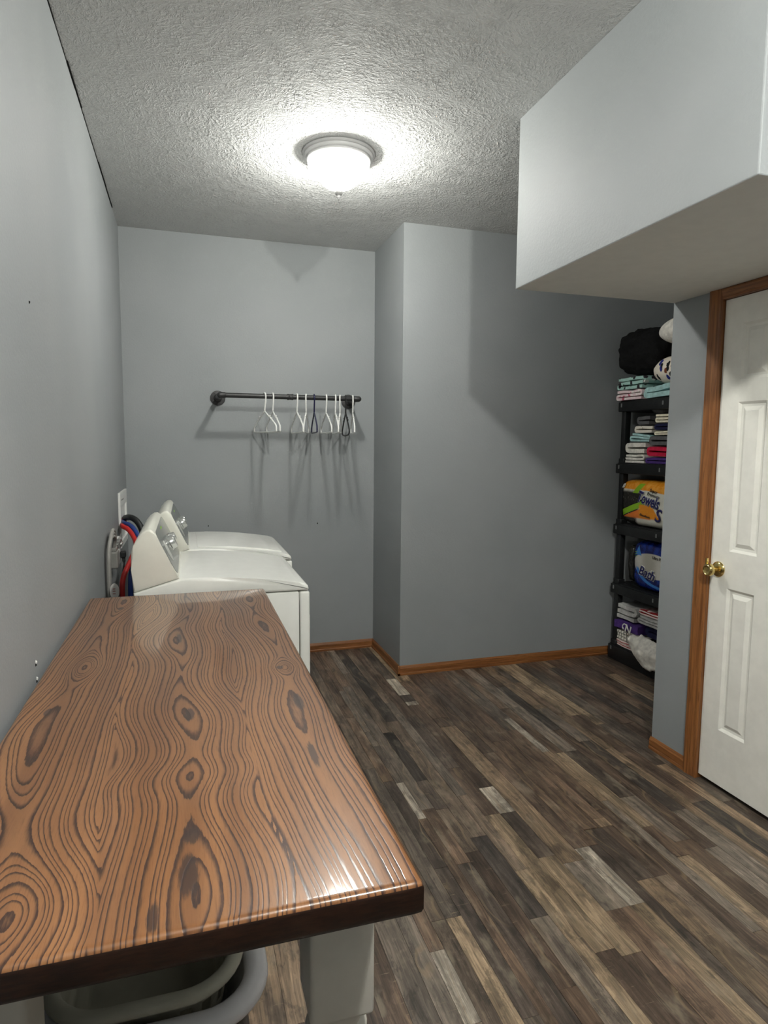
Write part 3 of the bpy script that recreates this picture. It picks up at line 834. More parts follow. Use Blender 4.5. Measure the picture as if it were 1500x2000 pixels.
# paper care tag on the cords
bm = bmesh.new()
pts = [(0.036 + 0.020 * math.cos(a * PI / 14), 0.775 + 0.036 * math.sin(a * PI / 14)) for a in range(28)]
prism(bm, [(x - 0.036, z - 0.775) for x, z in pts], 'y', -0.002, 0.002)
o = done('cord_tag', bm, plain('white_tag_paper', (0.72, 0.70, 0.68), 0.6, namp=0.06), None, loc=(0.042, 3.05, 0.775))
tag(o, 'oval white paper tag hanging on the cords behind the table end', 'tag')
bm = bmesh.new()
for dz in (-0.012, 0.0, 0.010): box(bm, -0.008, 0.004, -0.0026, -0.0021, dz, dz + 0.003)
done('tag_print', bm, plain('red_tag_print', srgb(150, 60, 56), 0.6), o)

# ================================================================== hanging rail and hangers
RY, RZ = 4.03, 1.733
t = thing('hanging_rail', 'black iron pipe clothes rail mounted on the back wall', 'clothes rail', (1.0, B, RZ))
org = Vector((1.0, B, RZ))
def pipe(nm, a, b, r, par=t):
    a, b = Vector(a) - org, Vector(b) - org; d = b - a
    bm = lathe(bmesh.new(), [(0, 0), (r, 0), (r, d.length), (0, d.length)], 20, align(d, a))
    return done(nm, bm, M_IRON, par, angle=50)
XA, XB = 0.566, 1.430
pipe('rod', (XA, RY, RZ), (XB, RY, RZ), 0.0150)
for xx in (XA, XB):
    pipe('arm', (xx, RY, RZ), (xx, B - 0.002, RZ), 0.0150)
    fl = done('flange', lathe(bmesh.new(), [(0, 0), (0.047, 0), (0.048, 0.003), (0.047, 0.008), (0.026, 0.011), (0.0235, 0.014), (0.0235, 0.030), (0.021, 0.032), (0, 0.032)], 32, align((0, -1, 0), Vector((xx, B, RZ)) - org)), M_IRON, t, angle=40)
    for a in range(4):
        bm = lathe(bmesh.new(), [(0, 0), (0.005, 0), (0.004, 0.003), (0, 0.0035)], 10, align((0, -1, 0), Vector((xx + 0.035 * math.cos(a * PI / 2 + 0.6), B - 0.0085, RZ + 0.035 * math.sin(a * PI / 2 + 0.6))) - org))
        done('screw', bm, M_IRON, fl)
    bm = bmesh.new(); bmesh.ops.create_uvsphere(bm, u_segments=20, v_segments=12, radius=0.0182)
    bmesh.ops.translate(bm, verts=bm.verts[:], vec=Vector((xx, RY, RZ)) - org)
    s = 1 if xx == XA else -1
    lathe(bm, [(0, 0), (0.0178, 0), (0.0178, 0.030), (0.016, 0.033), (0, 0.033)], 20, align((s, 0, 0), Vector((xx, RY, RZ)) - org))
    lathe(bm, [(0, 0), (0.0178, 0), (0.0178, 0.030), (0.016, 0.033), (0, 0.033)], 20, align((0, 1, 0), Vector((xx, RY, RZ)) - org))
    done('elbow', bm, M_IRON, t, angle=40)
bm = lathe(bmesh.new(), [(0, 0), (0.0185, 0), (0.0195, 0.004), (0.0185, 0.008), (0.0175, 0.010), (0.0175, 0.026), (0.0185, 0.028), (0.0195, 0.032), (0.0185, 0.036), (0, 0.036)], 20, align((1, 0, 0), Vector((0.972, RY, RZ)) - org))
done('coupling', bm, M_IRON, t, angle=40)

def hanger_mesh(hook_r, half, rt, notch=True, loop=False):
    """local: hook centre on the rod at origin; arms along local y"""
    bm = bmesh.new()
    hk = [(0, -hook_r * math.cos(a), hook_r * math.sin(a)) for a in [PI * k / 10 - 0.35 for k in range(0, 12)]]
    hook = hk + [(0, hook_r * 0.82, -0.030), (0, 0.006, -0.060), (0, 0, -0.088)]
    tube(bm, spline(hook, 3), rt, 8)
    body = []
    if loop:
        body = [(0, 0, -0.088), (0, half * 0.45, -0.135), (0, half * 0.85, -0.180), (0, half, -0.205), (0, half * 0.8, -0.226), (0, 0, -0.232), (0, -half * 0.8, -0.226), (0, -half, -0.205), (0, -half * 0.85, -0.180), (0, -half * 0.45, -0.135), (0, 0, -0.088)]
    else:
        body = [(0, 0, -0.088), (0, half * 0.42, -0.126), (0, half * 0.47, -0.128), (0, half * 0.92, -0.172), (0, half, -0.188), (0, half, -0.206), (0, half * 0.965, -0.214), (0, half * 0.5, -0.2155), (0, 0, -0.216), (0, -half * 0.5, -0.2155), (0, -half * 0.965, -0.214), (0, -half, -0.206), (0, -half, -0.188), (0, -half * 0.92, -0.172), (0, -half * 0.47, -0.128), (0, -half * 0.42, -0.126), (0, 0, -0.088)]
    tube(bm, spline(body, 3), rt, 8)
    if notch:
        for s in (-1, 1):
            tube(bm, [(0, s * half * 0.44, -0.126), (0, s * half * 0.47, -0.116)], rt * 0.9, 8)
            tube(bm, [(0, s * half * 0.60, -0.141), (0, s * half * 0.62, -0.132)], rt * 0.8, 8)
    bmesh.ops.recalc_face_normals(bm, faces=bm.faces[:])
    me = bpy.data.meshes.new('clothes_hanger'); bm.to_mesh(me); bm.free()
    me.polygons.foreach_set('use_smooth', [True] * len(me.polygons))
    return me
HK = 0.0225
me_w = hanger_mesh(HK, 0.198, 0.0048); me_w.materials.append(M_WHITEPL)
me_n = hanger_mesh(HK, 0.198, 0.0048, False); me_n.materials.append(M_NAVYPL)
me_b = hanger_mesh(HK, 0.175, 0.0046, True, True); me_b.materials.append(M_BLACKPL)
HG = [ # place along the rail, turn about the hook, mesh, label
    (0.832, 0.225, me_w, 'white hanger nearest the left end of the rail'),
    (0.882, 0.08, me_w, 'second white hanger from the left, partly behind the first'),
    (1.032, 0.02, me_w, 'white hanger just right of the pipe coupling'),
    (1.09, -0.255, me_w, 'white hanger seen edge on, left of the navy hanger'),
    (1.141, -0.105, me_n, 'navy blue plastic hanger in the middle of the rail'),
    (1.218, -0.04, me_w, 'white hanger just right of the navy hanger'),
    (1.278, -0.13, me_w, 'left one of the two white hangers hanging close together'),
    (1.308, -0.28, me_w, 'right one of the two white hangers hanging close together'),
    (1.345, -0.11, me_b, 'black looped hanger below the right wall flange'),
    (1.392, -0.19, me_w, 'white hanger at the far right end of the rail'),
]
for (xx, turn, me, lab) in HG:
    o = bpy.data.objects.new('clothes_hanger', me); COL.objects.link(o)
    o.location = (xx, RY, RZ - 0.0027); o.rotation_euler = (0, 0, PI + turn)
    tag(o, lab, 'hanger', 'hangers on the pipe rail')

# ================================================================== shelving unit in the alcove
SX0, SX1, SY0, SY1 = 3.110, 3.555, 2.720, 3.648
TIERS = [0.105, 0.525, 0.930, 1.335, 1.740]
t = thing('shelving_unit', 'black resin five tier shelving unit standing in the alcove', 'shelf', ((SX0 + SX1) / 2, (SY0 + SY1) / 2, 0))
org = ((SX0 + SX1) / 2, (SY0 + SY1) / 2, 0)
for i, z in enumerate(TIERS):
    lip = 0.070 if i else 0.105
    bm = bmesh.new()
    box(bm, SX0 - org[0], SX1 - org[0], SY0 - org[1], SY1 - org[1], z - lip - org[2], z - 0.006, 0.006, 2)
    sh = done('shelf', bm, M_SHELF, t, angle=40)
    # raised rim and slats of the shelf surface
    bm = bmesh.new()
    for k in range(6):
        xa = SX0 + 0.01 + k * 0.0725
        box(bm, xa - org[0], xa + 0.060 - org[0], SY0 + 0.01 - org[1], SY1 - 0.01 - org[1], z - 0.008, z, 0.002, 1)
    done('slat_deck', bm, M_SHELF, sh)
    for yy, dz in ((3.615, -0.028), (3.23, -0.034), (3.15, -0.018)):
        bm = box(bmesh.new(), SX0 - 0.0012 - org[0], SX0 + 0.001 - org[0], yy - 0.006 - org[1], yy + 0.006 - org[1], z + dz - 0.012, z + dz + 0.012, 0.0005, 1)
        done('clip_mark', bm, M_CLIP, sh)
    if i < 4:
        zt = TIERS[i + 1] - 0.070
        for px in (SX0 + 0.035, SX1 - 0.035):
            for py in (SY0 + 0.042, SY1 - 0.042):
                bm = box(bmesh.new(), px - 0.022 - org[0], px + 0.022 - org[0], py - 0.022 - org[1], py + 0.022 - org[1], z - 0.005, zt + 0.004, 0.007, 2)
                box(bm, px - 0.027 - org[0], px + 0.027 - org[0], py - 0.027 - org[1], py + 0.027 - org[1], z - 0.005, z + 0.03, 0.004, 1)
                done('post', bm, M_SHELF, t, angle=40)

# ------------------------------------------------------------------ soft goods
_seed = [0]
def folded(name, label, cat, y0, y1, z0, z1, n, mat, x0=3.135, x1=3.47, group=None, wave=0.006, tilt=0.0, sag=0.0):
    """cloth folded into n layers; the fold edges face the front (-x)"""
    _seed[0] += 1; sd = _seed[0] * 7.31
    th = (z1 - z0) / n
    path = []
    for k in range(n):
        zc = th * (k + 0.5); r = th * 0.5
        m = 9; ins = 0.012 * mnoise.noise(Vector((k * 1.7, sd, 0)))
        ys = [y0 + r + abs(ins) + (y1 - y0 - 2 * r - 2 * abs(ins)) * j / (m - 1) for j in range(m)]
        if k % 2: ys = ys[::-1]
        path += [(y, zc) for y in ys]
        if k < n - 1:
            ye = ys[-1]; s = 1 if k % 2 == 0 else -1
            for a in (0.25, 0.5, 0.75): path.append((ye + s * r * math.sin(a * PI), zc + th * (0.5 - 0.5 * math.cos(a * PI))))
    L = len(path); NX = 9; yc, xc = (y0 + y1) / 2, (x0 + x1) / 2
    bm = bmesh.new(); top, bot = [], []
    for i in range(NX):
        f = i / (NX - 1); x = x0 + (x1 - x0) * f
        tr, br = [], []
        for k, (y, z) in enumerate(path):
            a, b = path[max(k - 1, 0)], path[min(k + 1, L - 1)]
            d = Vector((b[0] - a[0], b[1] - a[1])).normalized(); nn = Vector((-d.y, d.x))
            w = wave * mnoise.noise(Vector((x * 6, y * 14 + sd, z * 30 + sd)))
            wx = 0.012 * mnoise.noise(Vector((y * 9, z * 22 + sd, i * 0.3)))
            taper = 0.85 if 0 < i < NX - 1 else 0.70
            hh = 0.5 * th * taper
            e = (z - 0.0) / max(z1 - z0, 1e-4)
            zz = z + w * e + tilt * (y - yc) * e + sag * e * ((2 * (y - yc) / (y1 - y0)) ** 2)
            yy = y + w * 0.8
            tr.append(bm.verts.new((x + wx - xc, yy + nn.x * hh - yc, max(0.0005, zz + nn.y * hh))))
            br.append(bm.verts.new((x + wx - xc, yy - nn.x * hh - yc, max(0.0, zz - nn.y * hh))))
        top.append(tr); bot.append(br)
    for i in range(NX - 1):
        for k in range(L - 1):
            bm.faces.new((top[i][k], top[i][k + 1], top[i + 1][k + 1], top[i + 1][k]))
            bm.faces.new((bot[i][k], bot[i + 1][k], bot[i + 1][k + 1], bot[i][k + 1]))
        for k in (0, L - 1): bm.faces.new((top[i][k], top[i + 1][k], bot[i + 1][k], bot[i][k]))
    for i in (0, NX - 1):
        for k in range(L - 1): bm.faces.new((top[i][k], top[i][k + 1], bot[i][k + 1], bot[i][k]))
    o = done(name, bm, mat, None, angle=60, loc=(xc, yc, z0))
    return tag(o, label, cat, group)
def pnorm_mesh(rx, ry, rz, p, sub=14, amp=0.0, fr=10.0, sd=0.0, pinch=0.0):
    bm = bmesh.new()
    bmesh.ops.create_cube(bm, size=2.0)
    bmesh.ops.subdivide_edges(bm, edges=bm.edges[:], cuts=sub, use_grid_fill=True)
    for v in bm.verts:
        c = v.co; q = (abs(c.x) ** p + abs(c.y) ** p + abs(c.z) ** p) ** (1 / p)
        d = c / q
        n = d.normalized()
        k = 1 + amp * (mnoise.noise(Vector((d.x * rx * fr + sd, d.y * ry * fr, d.z * rz * fr))) + 0.5 * mnoise.noise(Vector((d.x * rx * fr * 2.3, d.y * ry * fr * 2.3 + sd, d.z * rz * fr * 2.3))))
        sz = 1.0
        if pinch: sz = max(0.08, (1 - abs(d.x) ** 4 * pinch) * (1 - abs(d.y) ** 4 * pinch))
        v.co = Vector((d.x * rx * k, d.y * ry * k, d.z * rz * k * sz))
    return bm
def blob(name, label, cat, c, r, mat, p=3.0, amp=0.12, fr=14.0, sd=0.0, pinch=0.0, rot=(0, 0, 0), group=None, sub=14):
    o = done(name, pnorm_mesh(r[0], r[1], r[2], p, sub, amp, fr, sd, pinch), mat, None, smooth=True, loc=c)
    o.rotation_euler = rot
    return tag(o, label, cat, group)

G5, G4, G1 = 'bedding on the top shelf', 'folded linens on the second shelf', 'blankets on the bottom shelf'
M_TEALP = mat_printed('teal_print_cloth', srgb(168, 204, 196), (srgb(52, 50, 54), srgb(226, 230, 224)), 15, 0.36)
M_PINKP = mat_printed('pink_print_cloth', srgb(232, 208, 212), (srgb(196, 96, 120), srgb(238, 230, 226)), 17, 0.34)
M_ANIMAL = mat_printed('animal_print_cloth', srgb(236, 226, 212), (srgb(30, 30, 34), srgb(40, 48, 130), srgb(120, 70, 50)), 13, 0.36)
M_BLACKC = cloth((22, 22, 23)); M_WHITEC = cloth((226, 222, 214)); M_CREAM = cloth((226, 218, 196)); M_GREYC = cloth((92, 92, 94))
M_TEALC = cloth((166, 202, 202)); M_NAVYC = cloth((30, 32, 62)); M_REDC = cloth((190, 34, 66)); M_PURP = cloth((76, 52, 118)); M_LGREY = cloth((176, 176, 174))
M_STRW = mat_striped('white_black_stripe_cloth', srgb(224, 220, 210), srgb(40, 40, 42), 38, 0.22)
M_REDW = mat_striped('red_white_cloth', srgb(222, 206, 200), srgb(150, 34, 40), 60, 0.35, 2)
M_WPRINT = mat_printed('cream_print_cloth', srgb(226, 220, 208), (srgb(176, 170, 160),), 24, 0.22)

z = TIERS[4]
folded('blanket', 'pink and white folded blanket at the left of the top shelf', 'blanket', 3.415, 3.665, z, z + 0.066, 3, M_PINKP, 3.105, 3.45, G5)
folded('blanket', 'mint printed folded blanket lying on the pink blanket', 'blanket', 3.40, 3.66, z + 0.068, z + 0.150, 3, M_TEALP, 3.11, 3.45, G5, 0.008)
folded('blanket', 'mint green folded blanket under the animal print pillow', 'blanket', 3.06, 3.405, z, z + 0.085, 2, M_TEALC, 3.12, 3.46, G5, 0.008, tilt=-0.10)
blob('throw_pillow', 'cream pillow with animal print on the top shelf', 'pillow', (3.245, 3.215, z + 0.168), (0.140, 0.180, 0.086), M_ANIMAL, 2.6, 0.03, 9, 1.0, 0.25, (0, 0.0, 0), G5)
blob('blanket', 'bulky black blanket bundle on top of the folded mint blankets', 'blanket', (3.27, 3.487, z + 0.306), (0.20, 0.198, 0.142), M_BLACKC, 3.4, 0.12, 13, 4.0, 0, (0.10, 0, 0), G5, 20)
blob('bed_pillow', 'plump white pillow at the top right of the shelf', 'pillow', (3.215, 3.065, z + 0.385), (0.16, 0.275, 0.090), M_WHITEC, 2.4, 0.02, 8, 2.0, 0.3, (0.02, 0, 0), G5)

z = TIERS[3]
def tier4(name, lab, y0, y1, za, zb, n, mat, **k): return folded(name, lab, 'linen', y0, y1, z + za, z + zb, n, mat, k.pop('x0', 3.135), 3.45, G4, **k)
tier4('pillowcase', 'white folded pillowcase at the bottom left of the linen stack', 3.40, 3.595, 0.0, 0.058, 3, M_WHITEC)
tier4('bed_sheet', 'thick white folded sheet above the bottom white pillowcase', 3.375, 3.585, 0.060, 0.135, 2, M_WHITEC)
tier4('pillowcase', 'aqua folded pillowcase left of the dark grey linens', 3.36, 3.540, 0.137, 0.190, 3, M_TEALC, tilt=0.12)
tier4('pillowcase', 'cream printed pillowcase lying on the aqua pillowcase', 3.325, 3.50, 0.192, 0.240, 2, M_WPRINT)
tier4('hand_towel', 'charcoal rolled towel above the cream printed pillowcase', 3.345, 3.488, 0.242, 0.302, 2, M_GREYC)
blob('hand_towel', 'charcoal rolled towel at the top of the linen stack', 'linen', (3.28, 3.345, z + 0.340), (0.13, 0.075, 0.036), M_GREYC, 2.6, 0.07, 18, 6.0, 0, (0.1, 0, 0), G4)
tier4('pillowcase', 'purple folded linen at the bottom under the red linen', 3.06, 3.395, 0.0, 0.042, 2, M_PURP)
tier4('pillowcase', 'bright red crumpled linen on the purple one', 3.06, 3.372, 0.044, 0.110, 2, M_REDC, wave=0.012)
tier4('pillowcase', 'dark grey folded linen between the red and aqua linens', 3.06, 3.355, 0.112, 0.175, 2, M_GREYC)
tier4('bed_sheet', 'cream folded sheet over the dark grey linen', 3.06, 3.320, 0.177, 0.205, 2, M_CREAM)
tier4('pillowcase', 'navy folded linen under the cream sheets at the right', 3.06, 3.318, 0.207, 0.250, 2, M_NAVYC)
tier4('bed_sheet', 'cream folded sheet at the top right of the linens', 3.06, 3.315, 0.252, 0.305, 3, M_CREAM)

# bottom shelf
z = TIERS[0]
def tier1(name, lab, y0, y1, za, zb, n, mat, **k): return folded(name, lab, 'blanket', y0, y1, z + za, z + zb, n, mat, k.pop('x0', 3.13), 3.46, G1, **k)
tier1('blanket', 'red and white folded blanket at the bottom left', 3.39, 3.615, 0.0, 0.045, 2, M_REDW)
tier1('blanket', 'white blanket with black stripes below the purple one', 3.37, 3.605, 0.047, 0.112, 3, M_STRW)
pb = tier1('blanket', 'purple blanket with a white letter N', 3.33, 3.640, 0.114, 0.185, 1, M_PURP, x0=3.120)
tier1('blanket', 'light grey fleece blanket folded in thick loops at the upper left', 3.40, 3.610, 0.187, 0.290, 3, M_LGREY)
tier1('blanket', 'grey folded blanket at the right above the navy one', 3.06, 3.385, 0.205, 0.262, 3, M_LGREY)
tier1('blanket', 'red and cream trimmed blanket topmost at the right', 3.08, 3.375, 0.264, 0.300, 2, M_REDW)
tier1('blanket', 'navy folded blanket behind the white sheet', 3.05, 3.325, 0.125, 0.203, 2, M_NAVYC, x0=3.15)
tier1('blanket', 'black folded blanket low at the right of the bottom shelf', 3.05, 3.32, 0.0, 0.122, 3, M_BLACKC, x0=3.16)
def draped_sheet():
    bm = bmesh.new(); NU, NV = 26, 22; g = []
    for j in range(NV):
        v = j / (NV - 1); row = []
        for i in range(NU):
            u = i / (NU - 1)
            yl = 3.435 - 0.015 * v - 0.085 * v ** 3; yy = yl + (3.04 - yl) * u
            n1 = mnoise.noise(Vector((yy * 17, v * 2.6, 1.0))); n2 = mnoise.noise(Vector((yy * 38, v * 7.0, 4.0)))
            edge = min(1.0, u * 7.0)
            zz = 0.240 - 0.045 * u - v * (0.150 + 0.03 * math.sin(u * 5.0)) + 0.010 * n2
            if v > 0.85: zz += 0.012 * n1
            xx = 3.150 - 0.055 * min(1.0, v / 0.30) - 0.012 * math.sin(min(1.0, v) * PI) * edge - 0.013 * n1 - 0.006 * n2
            row.append(bm.verts.new((min(xx, 3.155 if v < 0.3 else 3.100) - 3.10, yy - 3.24, zz - 0.03)))
        g.append(row)
    for j in range(NV - 1):
        for i in range(NU - 1): bm.faces.new((g[j][i], g[j][i + 1], g[j + 1][i + 1], g[j + 1][i]))
    o = done('bed_sheet', bm, M_WHITEC, None, smooth=True, loc=(3.10, 3.24, 0.03))
    md = o.modifiers.new('thickness', 'SOLIDIFY'); md.thickness = 0.005; md.offset = 0
    return tag(o, 'crumpled white sheet spilling over the front of the bottom shelf', 'sheet')
draped_sheet()

# ------------------------------------------------------------------ paper goods
def text_part(body, size, mat, parent, place, shear=0.0, offset=0.0, rot=0.0, nm='lettering', surf=None, lift=0.003, sx=1.0):
    """text read from -x; place = (y, z) of its left baseline corner in the parent's space"""
    cu = bpy.data.curves.new(nm, 'FONT'); cu.body = body; cu.size = size; cu.shear = shear; cu.offset = offset
    cu.resolution_u = 3
    to = bpy.data.objects.new(nm + '_tmp', cu); COL.objects.link(to)
    dg = bpy.context.evaluated_depsgraph_get()
    me = bpy.data.meshes.new_from_object(to.evaluated_get(dg))
    bpy.data.objects.remove(to); bpy.data.curves.remove(cu)
    bm = bmesh.new(); bm.from_mesh(me)
    bmesh.ops.subdivide_edges(bm, edges=[e for e in bm.edges if e.calc_length() > size * 0.3], cuts=2)
    bmesh.ops.triangulate(bm, faces=bm.faces[:])
    r = bmesh.ops.extrude_face_region(bm, geom=bm.faces[:])
    vs = [g for g in r['geom'] if isinstance(g, bmesh.types.BMVert)]
    bmesh.ops.translate(bm, verts=vs, vec=(0, 0, -0.0012))
    ca, sa = math.cos(rot), math.sin(rot)
    for v in bm.verts:
        a, b = v.co.x * sx, v.co.y
        u, w = a * ca - b * sa, a * sa + b * ca
        y, zz = place[0] - u, place[1] + w
        xs = surf(y, zz) if surf else 0.0
        v.co = Vector((xs - lift - v.co.z, y, zz))
    me2 = bpy.data.meshes.new(nm); bmesh.ops.recalc_face_normals(bm, faces=bm.faces[:]); bm.to_mesh(me2); bm.free()
    bpy.data.meshes.remove(me)
    return link(nm, me2, mat, parent)
def bag(name, label, cat, y0, y1, z0, z1, x0, x1, mat, p=5.0, amp=0.02):
    c = ((x0 + x1) / 2, (y0 + y1) / 2, (z0 + z1) / 2); r = ((x1 - x0) / 2, (y1 - y0) / 2, (z1 - z0) / 2)
    o = thing(name, label, cat, (c[0], c[1], z0))
    bm = pnorm_mesh(r[0], r[1], r[2], p, 22, amp, 14, 3.3)
    bmesh.ops.translate(bm, verts=bm.verts[:], vec=(0, 0, r[2]))
    w = done('plastic_wrap', bm, mat, o, smooth=True)
    def surf(y, zz):
        q = 1 - min(0.999, abs(y / r[1]) ** p + abs((zz - r[2]) / r[2]) ** p)
        return -r[0] * q ** (1 / p) * (1 + amp * 0.2)
    return o, w, surf, c
def mat_towel(cy, z0):
    m = Mat('paper_towel_wrap', 0.16, 0.5)
    x, y, zz = m.obj()
    s = (3.65 - cy) - y; z_ = zz + z0          # s runs to the right in view, z_ is height
    wr = m.noise(m.vec(x, y, zz), 26, 3, 0.6)
    white = srgb(214, 212, 200); orange = srgb(226, 142, 34); green = srgb(132, 178, 40); clear = srgb(44, 42, 38); org2 = srgb(220, 120, 44)
    roll = m.mix(wr.smooth(0.35, 0.65), srgb(196, 190, 174), srgb(222, 218, 206))
    c = roll
    # printed white field
    fld = (s - 0.20).smooth(0.0, 0.02)
    c = m.mix(fld, c, white)
    # clear plastic at the left end, dark inside and pale glints painted into the colour
    edge = s + (z_ - 1.06) * (-0.35)
    dk = edge.smooth(0.255, 0.225) * (z_ - 1.155).smooth(0.012, -0.012)
    streak = m.noise(m.vec(x * 20, y * 70, zz * 30), 1.0, 3, 0.7)
    c = m.mix(dk, c, m.mix(streak.smooth(0.62, 0.72), clear, srgb(150, 148, 140)))
    # orange crown
    top = (z_ - 1.165 - (s - 0.25).abs() * 0.02 + (s - 0.3).max(0.0) * 0.10).smooth(-0.004, 0.004)
    c = m.mix(top, c, m.mix(wr.smooth(0.4, 0.6), orange, srgb(236, 164, 60)))
    gr = ((s - 0.215 - (z_ - 1.165) * 0.9).abs()).smooth(0.032, 0.022) * (z_ - 1.145).smooth(-0.004, 0.004) * (z_ - 1.208).smooth(0.004, -0.004)
    c = m.mix(gr, c, green)
    # ribbon rising to the right and orange wedge below it
    rib = (z_ - (0.985 + s * 0.36))
    c = m.mix((rib + 0.010).smooth(-0.014, -0.022) * (z_ - 0.985).smooth(-0.006, 0.006) * s.smooth(0.36, 0.33) , c, org2)
    c = m.mix(rib.abs().smooth(0.022, 0.018) * s.smooth(0.30, 0.28), c, green)
    c = m.mix((rib - 0.024).abs().smooth(0.005, 0.003) * s.smooth(0.30, 0.28), c, srgb(30, 30, 26))
    wedge = (s - 0.24).smooth(-0.01, 0.01) * (s - 0.44 + (z_ - 0.98) * 0.9).smooth(0.006, -0.006) * (z_ - 0.990).smooth(-0.006, 0.006) * (z_ - 1.075).smooth(0.005, -0.005)
    c = m.mix(wedge, c, orange)
    m.color(c); m.bump(wr, 0.5, 0.006)
    return m.m
def mat_bath(cy, z0):
    m = Mat('bath_tissue_wrap', 0.18, 0.5)
    x, y, zz = m.obj()
    s = (3.505 - cy) - y; z_ = zz + z0
    wr = m.noise(m.vec(x, y, zz), 26, 3, 0.6)
    navy = srgb(18, 26, 84); blue = srgb(24, 50, 140); sky = srgb(62, 128, 204); white = srgb(206, 204, 196)
    c = m.mix(wr.smooth(0.35, 0.65), navy, blue)
    # window showing the white rolls, their round shading painted in as soft bands
    dx = (s - 0.22) * 5.2; dz = (z_ - 0.692) * 13.0
    win = (dx * dx + dz * dz).smooth(1.12, 0.95)
    roll = m.mix((s * 26).sin().smooth(-1.0, 1.0), srgb(176, 172, 160), white)
    c = m.mix(win, c, roll)
    tri = ((s - 0.075).abs() + (z_ - 0.745) * 0.55).smooth(0.036, 0.032) * (z_ - 0.745).smooth(-0.004, 0.004)
    c = m.mix(tri, c, sky)
    gl = ((z_ * 70 + s * -18).frac() - 0.5).abs().smooth(0.18, 0.12) * (s - 0.035).abs().smooth(0.026, 0.022) * (z_ - 0.748).abs().smooth(0.026, 0.022)
    c = m.mix(gl, c, srgb(130, 180, 70))
    d2 = (s - 0.30) * 4.3; e2 = (z_ - 0.700) * 7.4
    q = (d2 * d2 + e2 * e2)
    arc = (q - 1.06).abs().smooth(0.17, 0.11) * (0.665 - z_).smooth(-0.01, 0.01)
    c = m.mix(arc, c, sky)
    c = m.mix(s.smooth(0.012, 0.004), c, white)
    m.color(c); m.bump(wr, 0.45, 0.006)
    return m.m
M_INK = plain('navy_ink', srgb(34, 34, 96), 0.35); M_INKW = plain('white_ink', srgb(226, 226, 220), 0.35); M_INKK = plain('black_ink', srgb(28, 28, 30), 0.4)
z = TIERS[2]
o, w, surf, c = bag('paper_towel_pack', 'orange and white paper towel pack reading Towels on the middle shelf', 'paper towels', 2.98, 3.656, z, z + 0.302, 3.120, 3.44, mat_towel(3.318, z), 5.0, 0.022)
Y = lambda yy: yy - c[1]; Zl = lambda zz: zz - z
for k, (mt, off, lf) in enumerate(((M_INKW, 0.0065, 0.003), (M_INK, 0.0026, 0.0052))):
    text_part('Towels', 0.100, mt, o, (Y(3.432), Zl(1.098)), 0.28, off, -0.20, 'lettering', surf, lf, 0.68)
text_part('Super', 0.030, M_INKK, o, (Y(3.318), Zl(1.163)), 0.1, 0.0002, -0.16, 'lettering', surf, 0.004)
text_part('Premium', 0.030, M_INKK, o, (Y(3.338), Zl(1.140)), 0.1, 0.0002, -0.16, 'lettering', surf, 0.004)
text_part('S', 0.115, M_INK, o, (Y(3.265), Zl(0.985)), 0.2, 0.002, -0.12, 'lettering', surf, 0.0045)
text_part('Absorbent', 0.022, M_INKK, o, (Y(3.40), Zl(1.006)), 0.1, 0.0002, -0.12, 'lettering', surf, 0.0045)
text_part('200', 0.040, M_INKW, o, (Y(3.618), Zl(1.168)), 0.2, 0.0012, 0.10, 'lettering', surf, 0.011)
z = TIERS[1]
o, w, surf, c = bag('bath_tissue_pack', 'dark blue bath tissue pack with white rolls showing, below the towels', 'toilet paper', 2.98, 3.505, z, z + 0.318, 3.145, 3.44, mat_bath(3.2425, z), 6.0, 0.012)
for k, (mt, off, lf) in enumerate(((M_INKW, 0.006, 0.003), (M_INK, 0.0015, 0.0052))):
    text_part('Bath', 0.082, mt, o, (Y(3.415), Zl(0.628)), 0.25, off, -0.16, 'lettering', surf, lf)
    text_part('Tissue', 0.082, mt, o, (Y(3.415) - 0.186, Zl(0.628) - 0.030), 0.25, off, -0.16, 'lettering', surf, lf)
text_part('Ultra Premium', 0.026, M_INKK, o, (Y(3.292), Zl(0.742)), 0.0, 0.0002, -0.03, 'lettering', surf, 0.004)
# clear end of the pack seen at the left
bm = pnorm_mesh(0.12, 0.030, 0.130, 5.0, 8, 0.05, 20, 8.0)
o2 = done('clear_end', bm, plain('crinkled_clear_wrap', srgb(44, 43, 40), 0.10, 0.6, namp=0.3, nscale=40, bump=0.8, bscale=50), o, smooth=True)
o2.location = (0.0, 3.535 - c[1], 0.145)
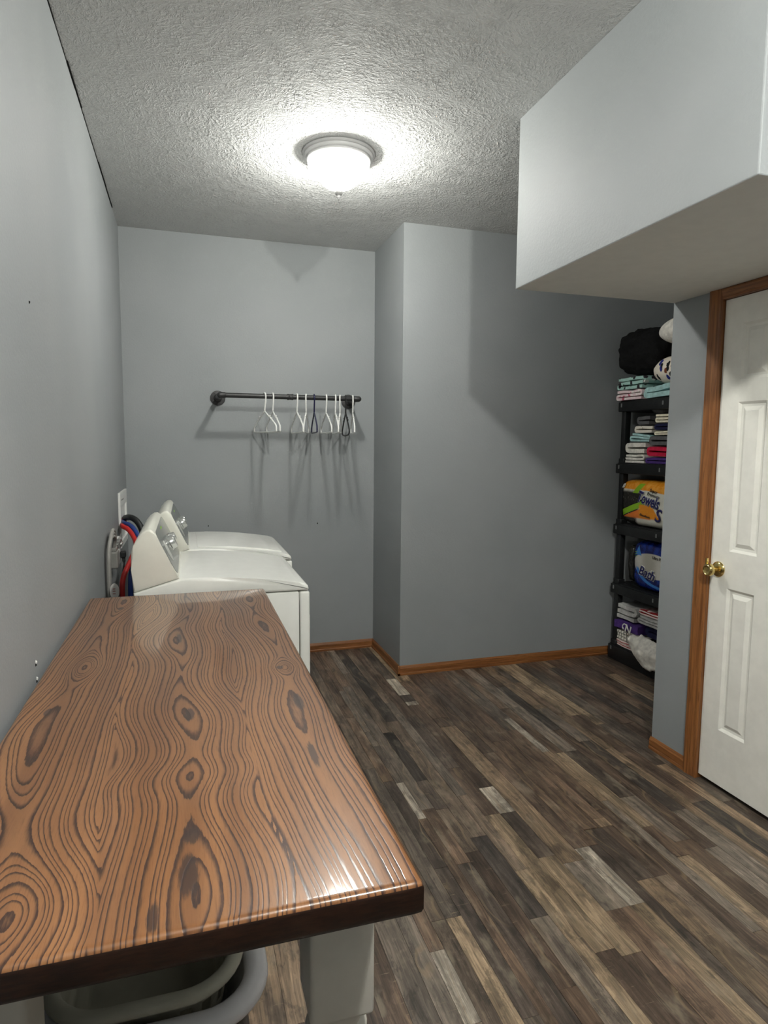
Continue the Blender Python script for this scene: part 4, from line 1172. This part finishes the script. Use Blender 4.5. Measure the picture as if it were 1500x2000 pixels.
# letter on the purple blanket
text_part('N', 0.080, M_INKW, pb, (3.475 - pb.location.y, 0.008), 0.15, 0.0022, -0.12, 'lettering', lambda y, zz: 3.100 - pb.location.x, 0.0)
bm = bmesh.new()
tube(bm, spline([(0, -0.012, 0.052), (0, 0.012, 0.056), (0, 0.030, 0.046), (0, 0.036, 0.032), (0, 0.030, 0.024), (0, 0.022, 0.026)], 6), [0.0042] * 20 + [0.005, 0.006, 0.007, 0.0075, 0.0085, 0.009, 0.009, 0.009, 0.009, 0.008, 0.006], 8, flat=None)
for v in bm.verts: v.co = Vector((3.099 - pb.location.x + v.co.x * 0.2, v.co.y * 0.8 + 3.462 - pb.location.y, v.co.z + 0.004))
done('letter_flourish', bm, M_INKW, pb, smooth=True)

# ================================================================== laundry baskets under the table
def rrect(hx, hy, r, n=7):
    out = []
    for cx, cy, a0 in ((hx - r, hy - r, 0), (-(hx - r), hy - r, PI / 2), (-(hx - r), -(hy - r), PI), (hx - r, -(hy - r), 3 * PI / 2)):
        for k in range(n): out.append((cx + r * math.cos(a0 + k * PI / 2 / (n - 1)), cy + r * math.sin(a0 + k * PI / 2 / (n - 1))))
    return out
def basket(name, label, c, z0, zr, hx, hy, rimr, mat, slots):
    t = thing(name, label, 'basket', (c[0], c[1], z0))
    h = zr - z0; lev = 10
    bm = bmesh.new(); rings = []
    for l in range(lev + 1):
        f = l / lev; k = 0.80 + 0.20 * f
        rings.append([bm.verts.new((x, y, h * f)) for x, y in rrect(hx * k, hy * k, 0.11 * k, 8)])
    N = len(rings[0])
    for l in range(lev):
        for j in range(N):
            if slots and 2 <= l <= 7 and l != 5 and j % 2 == 0 and (j % 8) in (0, 2, 4, 6): continue
            bm.faces.new((rings[l][j], rings[l][(j + 1) % N], rings[l + 1][(j + 1) % N], rings[l + 1][j]))
    bm.faces.new(rings[0])
    body = done('body', bm, mat, t, smooth=True)
    md = body.modifiers.new('wall', 'SOLIDIFY'); md.thickness = 0.003
    bm = bmesh.new()
    tube(bm, [(x, y, h) for x, y in rrect(hx + rimr * 0.6, hy + rimr * 0.6, 0.12, 9)], rimr, 12, closed=True, flat=(0.75, 1.0))
    done('rim', bm, mat, t, smooth=True)
    return t
b1 = basket('laundry_basket', 'white plastic laundry basket with wide rim under the table', (0.268, 1.585), 0.0, 0.222, 0.205, 0.288, 0.028, M_BASKET, False)
bm = box(bmesh.new(), -0.16, 0.085, -0.3345, -0.3315, 0.185, 0.234, 0.0005, 1)
lb = done('rim_label', bm, M_LABELB, b1); lb['label'] = 'dark blue label on the basket rim'
basket('laundry_basket', 'putty coloured slotted basket nested inside the white basket', (0.252, 1.585), 0.030, 0.268, 0.184, 0.268, 0.018, M_BASKET2, True)
